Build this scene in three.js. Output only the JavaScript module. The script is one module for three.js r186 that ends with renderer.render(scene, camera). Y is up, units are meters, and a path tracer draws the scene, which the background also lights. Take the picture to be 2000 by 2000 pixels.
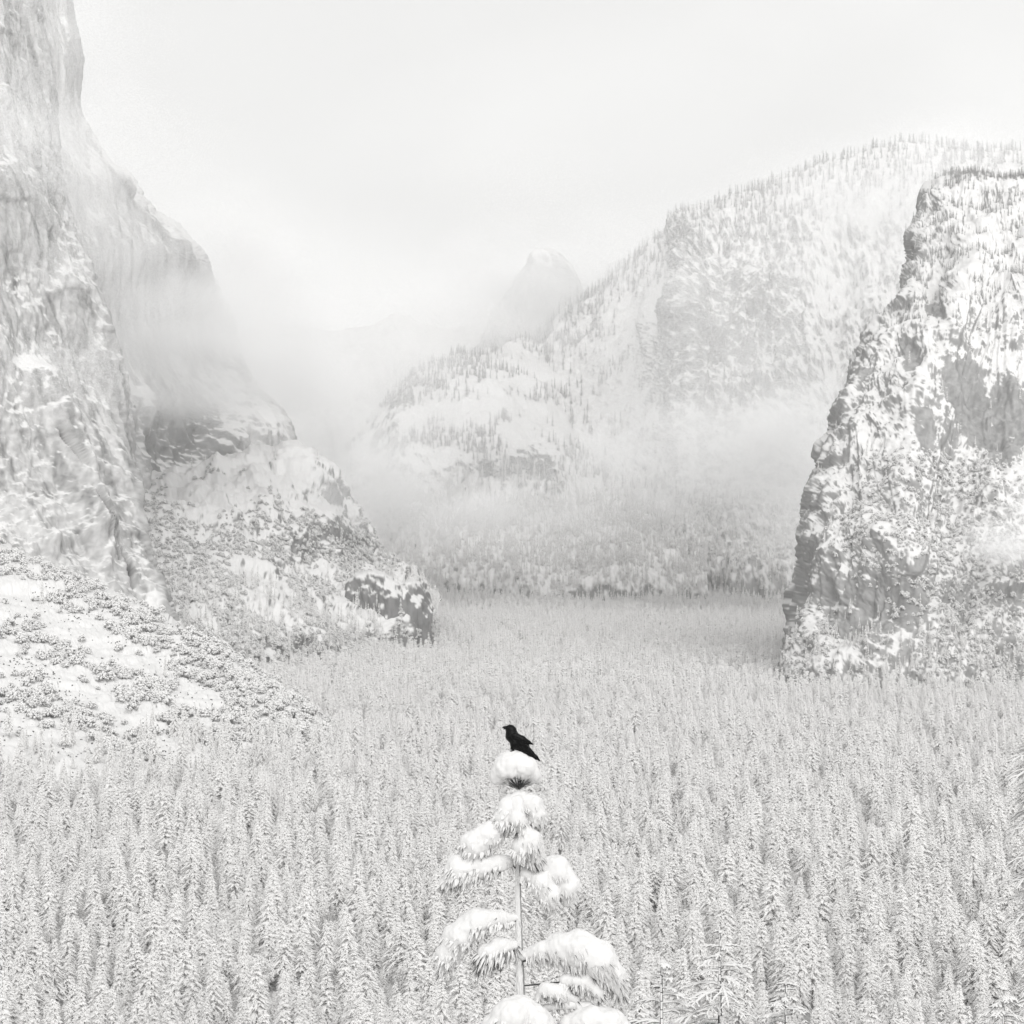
import * as THREE from 'three';

// ------------------------------------------------------------------ camera, sky, sun, exposure
const scene = new THREE.Scene();
const EYE = 160, F = 4010.8, PITCH = 30 / F;             // eye height above the valley floor; lens in pixels of the 2000 px photograph
const camera = new THREE.PerspectiveCamera(28, 1, 0.5, 40000);
camera.position.set(0, EYE, 0);
camera.rotation.x = PITCH;
const renderer = new THREE.WebGLRenderer({ antialias: true });
renderer.toneMapping = THREE.LinearToneMapping;
renderer.toneMappingExposure = 2.2;
renderer.shadowMap.enabled = true;

// ---- seeded noise
function rng(seed) { let a = seed >>> 0; return () => { a = (a + 0x6D2B79F5) | 0; let t = Math.imul(a ^ (a >>> 15), 1 | a); t = (t + Math.imul(t ^ (t >>> 7), 61 | t)) ^ t; return ((t ^ (t >>> 14)) >>> 0) / 4294967296; }; }
const PERM = new Uint8Array(512), GRAD = new Float32Array(256 * 3);
{ const r = rng(11), p = [...Array(256).keys()]; for (let i = 255; i > 0; i--) { const j = Math.floor(r() * (i + 1)); [p[i], p[j]] = [p[j], p[i]]; } for (let i = 0; i < 512; i++) PERM[i] = p[i & 255];
  for (let i = 0; i < 256; i++) { const z = r() * 2 - 1, a = r() * 6.2832, s = Math.sqrt(1 - z * z); GRAD[i * 3] = s * Math.cos(a); GRAD[i * 3 + 1] = s * Math.sin(a); GRAD[i * 3 + 2] = z; } }
function noise(x, y, z) {                                 // gradient noise, about -1..1
  const X = Math.floor(x), Y = Math.floor(y), Z = Math.floor(z); x -= X; y -= Y; z -= Z;
  const u = x * x * x * (x * (x * 6 - 15) + 10), v = y * y * y * (y * (y * 6 - 15) + 10), w = z * z * z * (z * (z * 6 - 15) + 10);
  const g = (i, j, k) => { const h = PERM[PERM[PERM[(X + i) & 255] + ((Y + j) & 255)] + ((Z + k) & 255)] * 3; return GRAD[h] * (x - i) + GRAD[h + 1] * (y - j) + GRAD[h + 2] * (z - k); };
  const a = g(0, 0, 0), b = g(1, 0, 0), c = g(0, 1, 0), d = g(1, 1, 0), e = g(0, 0, 1), f = g(1, 0, 1), h = g(0, 1, 1), i = g(1, 1, 1);
  const l = (p, q, t) => p + (q - p) * t;
  return 1.7 * l(l(l(a, b, u), l(c, d, u), v), l(l(e, f, u), l(h, i, u), v), w);
}
const fbm = (x, y, z, n = 4, g = 0.5) => { let s = 0, a = 1; for (let i = 0; i < n; i++) { s += a * noise(x, y, z); a *= g; x = x * 2.03 + 7.1; y = y * 2.03 + 3.7; z = z * 2.03 + 1.3; } return s; };
const ridged = (x, y, z, n = 4) => { let s = 0, a = 1; for (let i = 0; i < n; i++) { s += a * (1 - 2 * Math.abs(noise(x, y, z))); a *= 0.5; x = x * 2.07 + 5.3; y = y * 2.07 + 9.2; z = z * 2.07 + 2.9; } return s * 0.6; };
const clamp = (x, a = 0, b = 1) => Math.min(b, Math.max(a, x)), lerp = (a, b, t) => a + (b - a) * t, smooth = (a, b, x) => { const t = clamp((x - a) / (b - a)); return t * t * (3 - 2 * t); };

// ---- overcast sky: thick cloud, a little brighter overhead, with broad soft banks all round
{
  const W = 1024, H = 512, data = new Float32Array(W * H * 4);
  for (let j = 0; j < H; j++) for (let i = 0; i < W; i++) {
    const el = ((j + 0.5) / H - 0.5) * Math.PI, az = ((i + 0.5) / W - 0.5) * 2 * Math.PI, y = Math.sin(el), x = Math.cos(az) * Math.cos(el), z = Math.sin(az) * Math.cos(el);
    const e = Math.max(0, y);
    let L = 0.285 + 0.385 * Math.exp(-e / 0.28);                                // thick cloud, brightest low down over the snowfields, greyer overhead
    const warp = fbm(x * 2.2, y * 3, z * 2.2 + 5, 3);
    const band = fbm(x * 2.6 + warp * 0.5, y * 7.5 + 4.35 + warp * 0.4, z * 2.6, 4);
    L *= 1 + 0.1 * band;
    const k = (j * W + i) * 4; data[k] = L * 1.0; data[k + 1] = L * 0.999; data[k + 2] = L * 0.992; data[k + 3] = 1;
  }
  const sky = new THREE.DataTexture(data, W, H, THREE.RGBAFormat, THREE.FloatType);
  sky.mapping = THREE.EquirectangularReflectionMapping; sky.magFilter = THREE.LinearFilter; sky.minFilter = THREE.LinearFilter; sky.needsUpdate = true;
  scene.background = sky; scene.environment = sky;
}
const sun = new THREE.DirectionalLight(new THREE.Color(1, 0.995, 0.985), 1.5);
sun.position.set(900, 3700, 3200); sun.target.position.set(0, 0, -1500);
sun.shadow.radius = 110; sun.castShadow = true;
Object.assign(sun.shadow.camera, { left: -4000, right: 4000, top: 5000, bottom: -5000, near: 10, far: 14000 }); sun.shadow.mapSize.set(2048, 2048);
scene.add(sun, sun.target);
scene.fog = new THREE.FogExp2(new THREE.Color(1, 0.998, 0.99), 0.00007);

// ------------------------------------------------------------------ helpers
const cp = Math.cos(PITCH), sp = Math.sin(PITCH);
function at(X, Y, d) {                                    // photograph pixel (of 2000) at distance d ahead -> a point in the place
  const a = (X - 1000) / F, b = (1000 - Y) / F, y = b * cp + sp, z = -cp + b * sp, s = d / -z;
  return new THREE.Vector3(a * s, EYE + y * s, -d);
}
const used = new Map();
const numbered = (n) => { const k = used.get(n) ?? 0; used.set(n, k + 1); return k ? n + '_' + String(k).padStart(3, '0') : n; };
function tag(o, label, category, { group, kind } = {}) { Object.assign(o.userData, { label, category }); if (group) o.userData.group = group; if (kind) o.userData.kind = kind; return o; }
function mesh(name, geometry, material, parent = scene) { const m = new THREE.Mesh(geometry, material); m.name = parent === scene ? numbered(name) : name; m.castShadow = m.receiveShadow = true; parent.add(m); return m; }
function group(name, p) { const g = new THREE.Group(); g.name = numbered(name); if (p) g.position.copy(p); scene.add(g); return g; }
const grey = (v, w = 0) => new THREE.Color().setRGB(v * (1 + w), v, v * (1 - w));
const std = (v, rough = 0.95, o = {}) => new THREE.MeshStandardMaterial({ color: grey(v, 0.006), roughness: rough, ...o });
const SNOW = 0.67;
const M = {
  snow: std(SNOW), needle: std(0.075), bark: std(0.06), leaf: std(0.085), rockDark: std(0.1),
  vertex: new THREE.MeshStandardMaterial({ color: 0xffffff, roughness: 0.95, vertexColors: true }),
  clump: new THREE.MeshPhysicalMaterial({ color: grey(0.88, 0.006), roughness: 1, specularIntensity: 0.2, transmission: 0.3, thickness: 0 }), rime: new THREE.MeshPhysicalMaterial({ color: grey(0.84, 0.006), roughness: 1, specularIntensity: 0.2, transmission: 0.4, thickness: 0 }), frostLeaf: std(0.4), frostBark: std(0.28), raven: new THREE.MeshPhysicalMaterial({ color: grey(0.0035), roughness: 0.42, specularIntensity: 0.3 }),
  beak: new THREE.MeshPhysicalMaterial({ color: grey(0.006), roughness: 0.4, specularIntensity: 0.5 }),
  eye: new THREE.MeshPhysicalMaterial({ color: grey(0.006), roughness: 0.1 }),
  mist: new THREE.MeshPhysicalMaterial({ color: grey(0.96), roughness: 1, specularIntensity: 0 }),
};
const V = (x, y, z) => new THREE.Vector3(x, y, z);

// triangles sorted by material, as one geometry with groups or as one geometry for each
class Tris {
  constructor() { this.s = {}; }
  tri(m, a, b, c) { (this.s[m] ??= []).push(a.x, a.y, a.z, b.x, b.y, b.z, c.x, c.y, c.z); }
  quad(m, a, b, c, d) { this.tri(m, a, b, c); this.tri(m, a, c, d); }
  geo(m) { const g = new THREE.BufferGeometry(); g.setAttribute('position', new THREE.Float32BufferAttribute(this.s[m], 3)); g.computeVertexNormals(); return g; }
  whole() { const g = new THREE.BufferGeometry(), keys = Object.keys(this.s), all = []; let n = 0; keys.forEach((k, i) => { for (const x of this.s[k]) all.push(x); g.addGroup(n, this.s[k].length / 3, i); n += this.s[k].length / 3; }); g.setAttribute('position', new THREE.Float32BufferAttribute(all, 3)); g.computeVertexNormals(); return { g, keys }; }
}
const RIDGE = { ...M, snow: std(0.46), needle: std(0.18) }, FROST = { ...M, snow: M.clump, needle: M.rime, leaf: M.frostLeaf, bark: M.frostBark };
function copies(name, { g, keys }, mats, places, parent = scene) {
  const im = new THREE.InstancedMesh(g, keys ? keys.map((k) => mats[k]) : mats, places.length); im.name = parent === scene ? numbered(name) : name;
  places.forEach((m, i) => im.setMatrixAt(i, m)); im.castShadow = im.receiveShadow = true; parent.add(im); return im;
}
const place = (p, s, turn, sy = s, lean = 0, leanTo = 0) => new THREE.Matrix4().compose(p, new THREE.Quaternion().setFromEuler(new THREE.Euler(lean * Math.cos(leanTo), turn, lean * Math.sin(leanTo))), V(s, sy, s));

// a surface drawn out of a field: negative inside
function nets(field, lo, hi, cell) {
  const n = [0, 1, 2].map((k) => Math.max(2, Math.ceil((hi[k] - lo[k]) / cell) + 1)), [nx, ny, nz] = n, f = new Float32Array(nx * ny * nz), id = (i, j, k) => i + nx * (j + ny * k);
  for (let k = 0; k < nz; k++) for (let j = 0; j < ny; j++) for (let i = 0; i < nx; i++) f[id(i, j, k)] = field(lo[0] + i * cell, lo[1] + j * cell, lo[2] + k * cell);
  const vid = new Int32Array(nx * ny * nz).fill(-1), pos = [], idx = [];
  const edges = [[0, 1], [2, 3], [4, 5], [6, 7], [0, 2], [1, 3], [4, 6], [5, 7], [0, 4], [1, 5], [2, 6], [3, 7]];
  for (let k = 0; k < nz - 1; k++) for (let j = 0; j < ny - 1; j++) for (let i = 0; i < nx - 1; i++) {
    const v = []; let m = 0;
    for (let c = 0; c < 8; c++) { v[c] = f[id(i + (c & 1), j + ((c >> 1) & 1), k + (c >> 2))]; if (v[c] < 0) m++; }
    if (m === 0 || m === 8) continue;
    let x = 0, y = 0, z = 0, q = 0;
    for (const [a, b] of edges) if ((v[a] < 0) !== (v[b] < 0)) { const t = v[a] / (v[a] - v[b]); x += (a & 1) + t * ((b & 1) - (a & 1)); y += ((a >> 1) & 1) + t * (((b >> 1) & 1) - ((a >> 1) & 1)); z += (a >> 2) + t * ((b >> 2) - (a >> 2)); q++; }
    vid[id(i, j, k)] = pos.length / 3; pos.push(lo[0] + (i + x / q) * cell, lo[1] + (j + y / q) * cell, lo[2] + (k + z / q) * cell);
  }
  const face = (a, b, c, d, flip) => { if (a < 0 || b < 0 || c < 0 || d < 0) return; flip ? idx.push(a, c, b, a, d, c) : idx.push(a, b, c, a, c, d); };
  for (let k = 1; k < nz - 1; k++) for (let j = 1; j < ny - 1; j++) for (let i = 1; i < nx - 1; i++) {
    const s = f[id(i, j, k)] < 0;
    if (s !== f[id(i + 1, j, k)] < 0) face(vid[id(i, j - 1, k - 1)], vid[id(i, j, k - 1)], vid[id(i, j, k)], vid[id(i, j - 1, k)], !s);
    if (s !== f[id(i, j + 1, k)] < 0) face(vid[id(i - 1, j, k - 1)], vid[id(i - 1, j, k)], vid[id(i, j, k)], vid[id(i, j, k - 1)], !s);
    if (s !== f[id(i, j, k + 1)] < 0) face(vid[id(i - 1, j - 1, k)], vid[id(i, j - 1, k)], vid[id(i, j, k)], vid[id(i - 1, j, k)], !s);
  }
  const g = new THREE.BufferGeometry(); g.setAttribute('position', new THREE.Float32BufferAttribute(pos, 3)); g.setIndex(idx); g.computeVertexNormals(); return g;
}
const smin = (a, b, k) => { const h = Math.max(k - Math.abs(a - b), 0) / k; return Math.min(a, b) - h * h * k * 0.25; };
function cone(px, py, pz, a, b, ra, rb) {                 // distance to a tapered capsule
  const bx = b.x - a.x, by = b.y - a.y, bz = b.z - a.z, ax = px - a.x, ay = py - a.y, az = pz - a.z, t = clamp((ax * bx + ay * by + az * bz) / (bx * bx + by * by + bz * bz + 1e-12));
  return Math.hypot(ax - bx * t, ay - by * t, az - bz * t) - (ra + (rb - ra) * t);
}

// ------------------------------------------------------------------ valley floor, rising to the viewpoint behind and to the far slopes ahead
function groundHeight(x, z) {
  const d = -z;
  let h = Math.max(0, EYE - 1.7 - 0.4 * Math.max(-400, d));
  h = h < 30 ? h * h / 60 + (h > 0 ? 0 : 0) : h - 15;
  h += 2.2 * fbm(x / 160, 3.3, z / 160, 3) * smooth(350, 600, d);
  const far = smooth(3700, 5400, d) * 150 + smooth(5200, 9000, d) * 260;
  h += far * (1 + 0.35 * fbm(x / 420, 1.2, z / 700, 3)) + smooth(4000, 5200, d) * smooth(200, 800, x) * 45;
  return h;
}
{
  const xs = 260, zs = 300, pos = [], idx = [];
  for (let j = 0; j <= zs; j++) { const t = j / zs, z = 500 - 8800 * Math.pow(t, 1.5); for (let i = 0; i <= xs; i++) { const s = (i / xs - 0.5) * 2, x = s * (500 + 2300 * Math.pow(t, 1.1)); pos.push(x, groundHeight(x, z), z); } }
  for (let j = 0; j < zs; j++) for (let i = 0; i < xs; i++) { const a = j * (xs + 1) + i, b = a + 1, c = a + xs + 1, d = c + 1; idx.push(a, b, d, a, d, c); }
  const g = new THREE.BufferGeometry(); g.setAttribute('position', new THREE.Float32BufferAttribute(pos, 3)); g.setIndex(idx); g.computeVertexNormals();
  tag(mesh('ground', g, M.snow), 'snow-covered valley floor under the pine forest', 'ground', { kind: 'structure' });
}

// ------------------------------------------------------------------ rock walls, slopes and ridges
const cr = (a, b, c, d, t) => 0.5 * (2 * b + (c - a) * t + (2 * a - 5 * b + 4 * c - d) * t * t + (3 * b - a - 3 * c + d) * t * t * t);
function spans(total, lengths) { const s = lengths.reduce((a, b) => a + b, 0); const out = []; lengths.forEach((l, i) => { const n = Math.max(5, Math.round(total * l / s)); for (let k = 0; k < n; k++) out.push(i + k / n); }); out.push(lengths.length - 1e-6); return out; }
const sheets = {};
// net: rows of [X, Y, distance]; relief(p, X, Y) metres outwards; look(p, n, X, Y) -> {snow, tone}
function sheet(key, name, label, { net, nu, nv, relief, look }) {
  net = [...net, net[net.length - 1].map(([X, , d]) => [X, 1030 + (EYE + 30) * F / d, d - 5])];   // every slope runs on into the ground
  const R = net.length, C = net[0].length, L = (a, b) => Math.hypot(a[0] - b[0], a[1] - b[1]) + 0.05 * Math.abs(a[2] - b[2]) + 3;
  const us = spans(nu, Array.from({ length: C - 1 }, (_, i) => net.reduce((s, r) => s + L(r[i], r[i + 1]), 0))), vs = spans(nv, Array.from({ length: R - 1 }, (_, j) => net[0].reduce((s, _q, i) => s + L(net[j][i], net[j + 1][i]), 0)));
  const nx = us.length, ny = vs.length, P = new Float32Array(nx * ny * 3), XY = new Float32Array(nx * ny * 2), row = (j) => net[clamp(j, 0, R - 1)], p4 = [0, 0, 0, 0];
  for (let j = 0; j < ny; j++) { const jj = Math.floor(vs[j]), tv = vs[j] - jj; for (let i = 0; i < nx; i++) {
    const ii = Math.floor(us[i]), tu = us[i] - ii, q = [0, 0, 0];
    for (let c = 0; c < 3; c++) { for (let k = -1; k < 3; k++) { const r = row(jj + k), e = (m) => r[clamp(ii + m, 0, C - 1)][c]; p4[k + 1] = cr(e(-1), e(0), e(1), e(2), tu); } q[c] = cr(...p4, tv); }
    const w = at(...q), k = j * nx + i; P[k * 3] = w.x; P[k * 3 + 1] = w.y; P[k * 3 + 2] = w.z; XY[k * 2] = q[0]; XY[k * 2 + 1] = q[1];
  } }
  const idx = []; for (let j = 0; j < ny - 1; j++) for (let i = 0; i < nx - 1; i++) { const a = j * nx + i, b = a + 1, c = a + nx, d = c + 1; idx.push(a, c, d, a, d, b); }
  const g = new THREE.BufferGeometry(); g.setAttribute('position', new THREE.BufferAttribute(P, 3)); g.setIndex(idx); g.computeVertexNormals();
  const N0 = g.attributes.normal.array.slice(), flip = (() => { let s = 0; for (let k = 0; k < nx * ny; k += 37) s += N0[k * 3] * -P[k * 3] + N0[k * 3 + 1] * (EYE - P[k * 3 + 1]) + N0[k * 3 + 2] * -P[k * 3 + 2]; return s < 0 ? -1 : 1; })();
  const p = V(0, 0, 0), n = V(0, 0, 0);
  for (let k = 0; k < nx * ny; k++) { p.fromArray(P, k * 3); const d = relief(p, XY[k * 2], XY[k * 2 + 1]) * flip; for (let c = 0; c < 3; c++) P[k * 3 + c] += N0[k * 3 + c] * d; }
  if (flip < 0) { for (let k = 0; k < idx.length; k += 3) [idx[k], idx[k + 1]] = [idx[k + 1], idx[k]]; g.setIndex(idx); }
  g.computeVertexNormals();
  const N = g.attributes.normal.array, col = new Float32Array(nx * ny * 3);
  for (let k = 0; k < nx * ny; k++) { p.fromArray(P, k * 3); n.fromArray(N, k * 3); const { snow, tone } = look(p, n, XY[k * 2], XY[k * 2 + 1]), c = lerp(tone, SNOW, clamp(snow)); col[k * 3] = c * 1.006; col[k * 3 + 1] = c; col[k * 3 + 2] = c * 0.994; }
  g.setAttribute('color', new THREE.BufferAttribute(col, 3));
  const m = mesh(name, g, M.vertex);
  tag(m, label, 'mountain', { kind: 'structure' });
  sheets[key] = { P, N, XY, nx, ny, m };
  return m;
}
const bump = (X, Y, x, y, rx, ry) => { const a = ((X - x) / rx) ** 2 + ((Y - y) / ry) ** 2; return a < 1 ? (1 - a) * (1 - a) : 0; };
const streaks = (p, s = 1) => fbm(p.x / (9 * s) + p.z / (14 * s), p.y / (90 * s), p.z / (11 * s), 4);
const slabs = (a, b, n) => { const v = (noise(a, b, 7.7) + 0.4 * noise(a * 2.3, b * 2.1, 3.1)) * n, f = Math.floor(v); return (f + smooth(0.38, 0.62, v - f)) / n; };   // stepped blocks with sharp corners
const grain = (p, s = 1) => fbm(p.x / (5 * s), p.y / (4 * s), p.z / (5 * s), 3);

// far snowy hills and the domed peak
sheet('hills', 'mountain', 'faint snowy hills far up the valley, left of the domed peak', {
  nu: 160, nv: 60,
  net: [[[430, 640, 8400], [560, 640, 8250], [690, 655, 8100], [790, 625, 8100], [870, 640, 7950], [960, 610, 7875], [1060, 600, 7875]], [[430, 650, 7800], [560, 655, 7650], [690, 668, 7500], [790, 650, 7350], [870, 660, 7275], [960, 640, 7200], [1060, 640, 7200]], [[430, 760, 6750], [560, 770, 6600], [690, 780, 6375], [790, 780, 6225], [870, 780, 6150], [960, 760, 6150], [1060, 760, 6150]], [[430, 960, 5250], [560, 960, 5250], [690, 960, 5100], [790, 960, 4950], [870, 960, 4875], [960, 950, 4875], [1060, 950, 4875]]],
  relief: (p) => 60 * fbm(p.x / 500, p.y / 300, p.z / 600, 5),
  look: (p, n) => ({ snow: smooth(0.1, 0.45, n.y + 0.35 * fbm(p.x / 60, p.y / 50, p.z / 90, 4) - 0.05), tone: 0.16 }),
});
sheet('dome', 'mountain', 'pale domed granite peak with a sheer face, fading into cloud', {
  nu: 190, nv: 150,
  net: (() => { const top = [[905, 720], [945, 668], [965, 615], [1000, 566], [1028, 520], [1041, 494], [1062, 489], [1095, 505], [1120, 532], [1140, 574], [1170, 625], [1240, 690]]; return [[7, 7300], [0, 7000], [30, 6920], [70, 6900], [170, 6860], [300, 6500]].map(([dy, d]) => top.map(([x, y]) => [x, y + dy, d + Math.max(0, x - 1062) * 1.6])); })(),
  relief: (p) => 10 * fbm(p.x / 100, p.y / 320, p.z / 130, 6, 0.6) + 10 * ridged(p.x / 300, p.y / 900, 2.2, 3),
  look: (p, n) => ({ snow: smooth(0.4, 0.7, n.y * 0.8 + 0.3 * fbm(p.x / 30, p.y / 90, p.z / 40, 5, 0.7)), tone: 0.42 + 0.06 * streaks(p, 3) }),
});
// the long ridge and its faces on the far right
sheet('ridge', 'mountain', 'long snowy ridge with rock buttresses rising to the right, behind the near cliff', {
  nu: 470, nv: 340,
  net: [[[960, 690], [1040, 655], [1100, 605], [1180, 560], [1260, 500], [1320, 455], [1400, 420], [1500, 382], [1600, 346], [1700, 318], [1790, 305], [1900, 312], [2080, 322]].map(([x, y], i) => [x, y + 14, 7200 - i * 60]),
    [[960, 690], [1040, 655], [1100, 605], [1180, 560], [1260, 500], [1320, 455], [1400, 420], [1500, 382], [1600, 346], [1700, 318], [1790, 305], [1900, 312], [2080, 322]].map(([x, y], i) => [x, y, 6500 - i * 70]),
    [[960, 740, 6200], [1040, 715, 6150], [1100, 680, 6100], [1180, 640, 6000], [1260, 590, 5900], [1322, 520, 5500], [1390, 500, 5250], [1500, 480, 5350], [1600, 450, 5400], [1700, 420, 5400], [1790, 410, 5300], [1900, 400, 5200], [2080, 400, 5100]],
    [[960, 790, 5900], [1040, 770, 5900], [1100, 750, 5850], [1180, 720, 5700], [1258, 680, 5500], [1322, 620, 5050], [1390, 610, 4980], [1500, 600, 5050], [1600, 590, 5050], [1700, 580, 5000], [1790, 570, 5000], [1900, 560, 5000], [2080, 560, 5000]],
    [[960, 860, 5500], [1040, 850, 5500], [1100, 835, 5500], [1180, 815, 5400], [1260, 790, 5200], [1325, 755, 4880], [1390, 750, 4850], [1500, 740, 4850], [1600, 740, 4800], [1700, 740, 4800], [1790, 740, 4800], [1900, 740, 4800], [2080, 740, 4800]],
    [[960, 960, 5100], [1040, 960, 5100], [1100, 950, 5000], [1180, 950, 4900], [1260, 940, 4750], [1325, 930, 4600], [1390, 920, 4550], [1500, 920, 4500], [1600, 920, 4500], [1700, 920, 4500], [1790, 920, 4500], [1900, 920, 4500], [2080, 920, 4500]],
    [[960, 1110, 4500], [1040, 1110, 4500], [1100, 1110, 4450], [1180, 1110, 4400], [1260, 1110, 4300], [1325, 1110, 4200], [1390, 1110, 4200], [1500, 1110, 4100], [1600, 1110, 4100], [1700, 1110, 4100], [1790, 1110, 4100], [1900, 1110, 4100], [2080, 1110, 4100]]],
  relief: (p, X, Y) => {
    const craggy = smooth(1290, 1340, X) * smooth(400, 470, Y) * (1 - smooth(770, 860, Y));
    return (14 + 16 * craggy) * fbm(p.x / 110 + p.y / 400, p.y / 260, p.z / 110, 6, 0.6) + craggy * (20 * slabs((p.x - 0.15 * p.y) / 95, p.y / 330, 3) + 9 * slabs((p.x - 0.2 * p.y) / 36, p.y / 120, 3) + 9 * ridged(p.x / 100 + 0.3, p.y / 700, p.z / 400, 3) + 13 * ridged(p.x / 42, p.y / 260, p.z / 120, 3) + 5 * ridged(p.x / 16, p.y / 70, p.z / 40, 3)) + 30 * ridged(p.x / 600, p.y / 500, 4.4, 3)
      + 20 * bump(X, Y, 1352, 620, 46, 240) - 40 * bump(X, Y, 1300, 560, 30, 160) + 34 * bump(X, Y, 1290, 620, 26, 110) - 60 * bump(X, Y, 1640, 620, 70, 230);
  },
  look: (p, n, X, Y) => {
    const rock = smooth(1275, 1330, X) * smooth(400, 470, Y) * (1 - smooth(1620, 1760, X) * 0.4) * (1 - 0.8 * bump(X, Y, 1640, 600, 110, 330));
    const face = bump(X, Y, 1350, 610, 62, 230) * 0.75 + bump(X, Y, 1470, 650, 150, 170) * 0.6 + bump(X, Y, 1580, 470, 110, 80) * 0.5;
    return { snow: smooth(-0.02, 0.2, lerp(n.y, n.y * 0.55 + 0.1, rock) - 0.12 - 0.22 * rock - 0.14 * face + 0.38 * fbm(p.x / 22 + p.y / 90, p.y / 52, p.z / 26, 5, 0.78) + (1 - rock) * 0.2), tone: 0.3 + 0.06 * streaks(p, 2) };
  },
});
// rounded forested shoulder in the middle
sheet('shoulder', 'mountain', 'snowy forested shoulder with a dark broken cliff, middle of the valley head', {
  nu: 320, nv: 260,
  net: [[[690, 880], [735, 812], [785, 768], [870, 720], [960, 694], [1040, 668], [1150, 740], [1260, 820], [1380, 900]].map(([x, y], i) => [x, y + 12, 6500 - i * 30]),
    [[690, 880], [735, 812], [785, 768], [870, 720], [960, 694], [1040, 668], [1150, 740], [1260, 820], [1380, 900]].map(([x, y], i) => [x, y, 5600 + Math.min(i, 5) * 130]),
    [[690, 905, 5300], [740, 850, 5280], [790, 815, 5260], [870, 780, 5300], [960, 765, 5450], [1040, 760, 5700], [1150, 810, 5750], [1260, 870, 5500], [1380, 930, 5200]],
    [[690, 940, 5150], [740, 920, 5050], [790, 900, 4950], [870, 880, 4850], [960, 870, 4800], [1040, 870, 4900], [1150, 900, 5050], [1260, 930, 5000], [1380, 970, 4850]],
    [[690, 1010, 4950], [740, 1000, 4850], [790, 990, 4750], [870, 980, 4700], [960, 970, 4650], [1040, 965, 4650], [1150, 980, 4600], [1260, 1000, 4550], [1380, 1020, 4500]],
    [[690, 1130, 4400], [740, 1130, 4350], [790, 1130, 4300], [870, 1130, 4250], [960, 1130, 4200], [1040, 1130, 4150], [1150, 1130, 4100], [1260, 1130, 4100], [1380, 1130, 4100]]],
  relief: (p, X, Y) => 15 * fbm(p.x / 110, p.y / 120, p.z / 130, 6, 0.55) + 36 * ridged(p.x / 400, p.y / 420, 1.7, 3) + 30 * bump(X, Y, 800, 850, 50, 100) + 25 * bump(X, Y, 1090, 900, 60, 70) - 8 * bump(X, Y, 1060, 940, 50, 45) + 9 * bump(X, Y, 1060, 930, 80, 70) * ridged(p.x / 26, p.y / 90, 2.2, 3),
  look: (p, n, X, Y) => {
    const torn = 0.55 + 0.6 * fbm(p.x / 18, p.y / 60, 5.5, 4, 0.65), dark = (bump(X, Y, 1068, 940, 60, 50) * 1.3 + bump(X, Y, 1035, 905, 60, 44) + bump(X, Y, 800, 800, 60, 60) * 0.5) * torn;
    return { snow: smooth(0, 0.2, n.y - 0.22 - 0.95 * dark + 0.4 * fbm(p.x / 26, p.y / 24, p.z / 34, 5, 0.6)), tone: 0.2 + 0.05 * streaks(p, 2) };
  },
});
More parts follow.
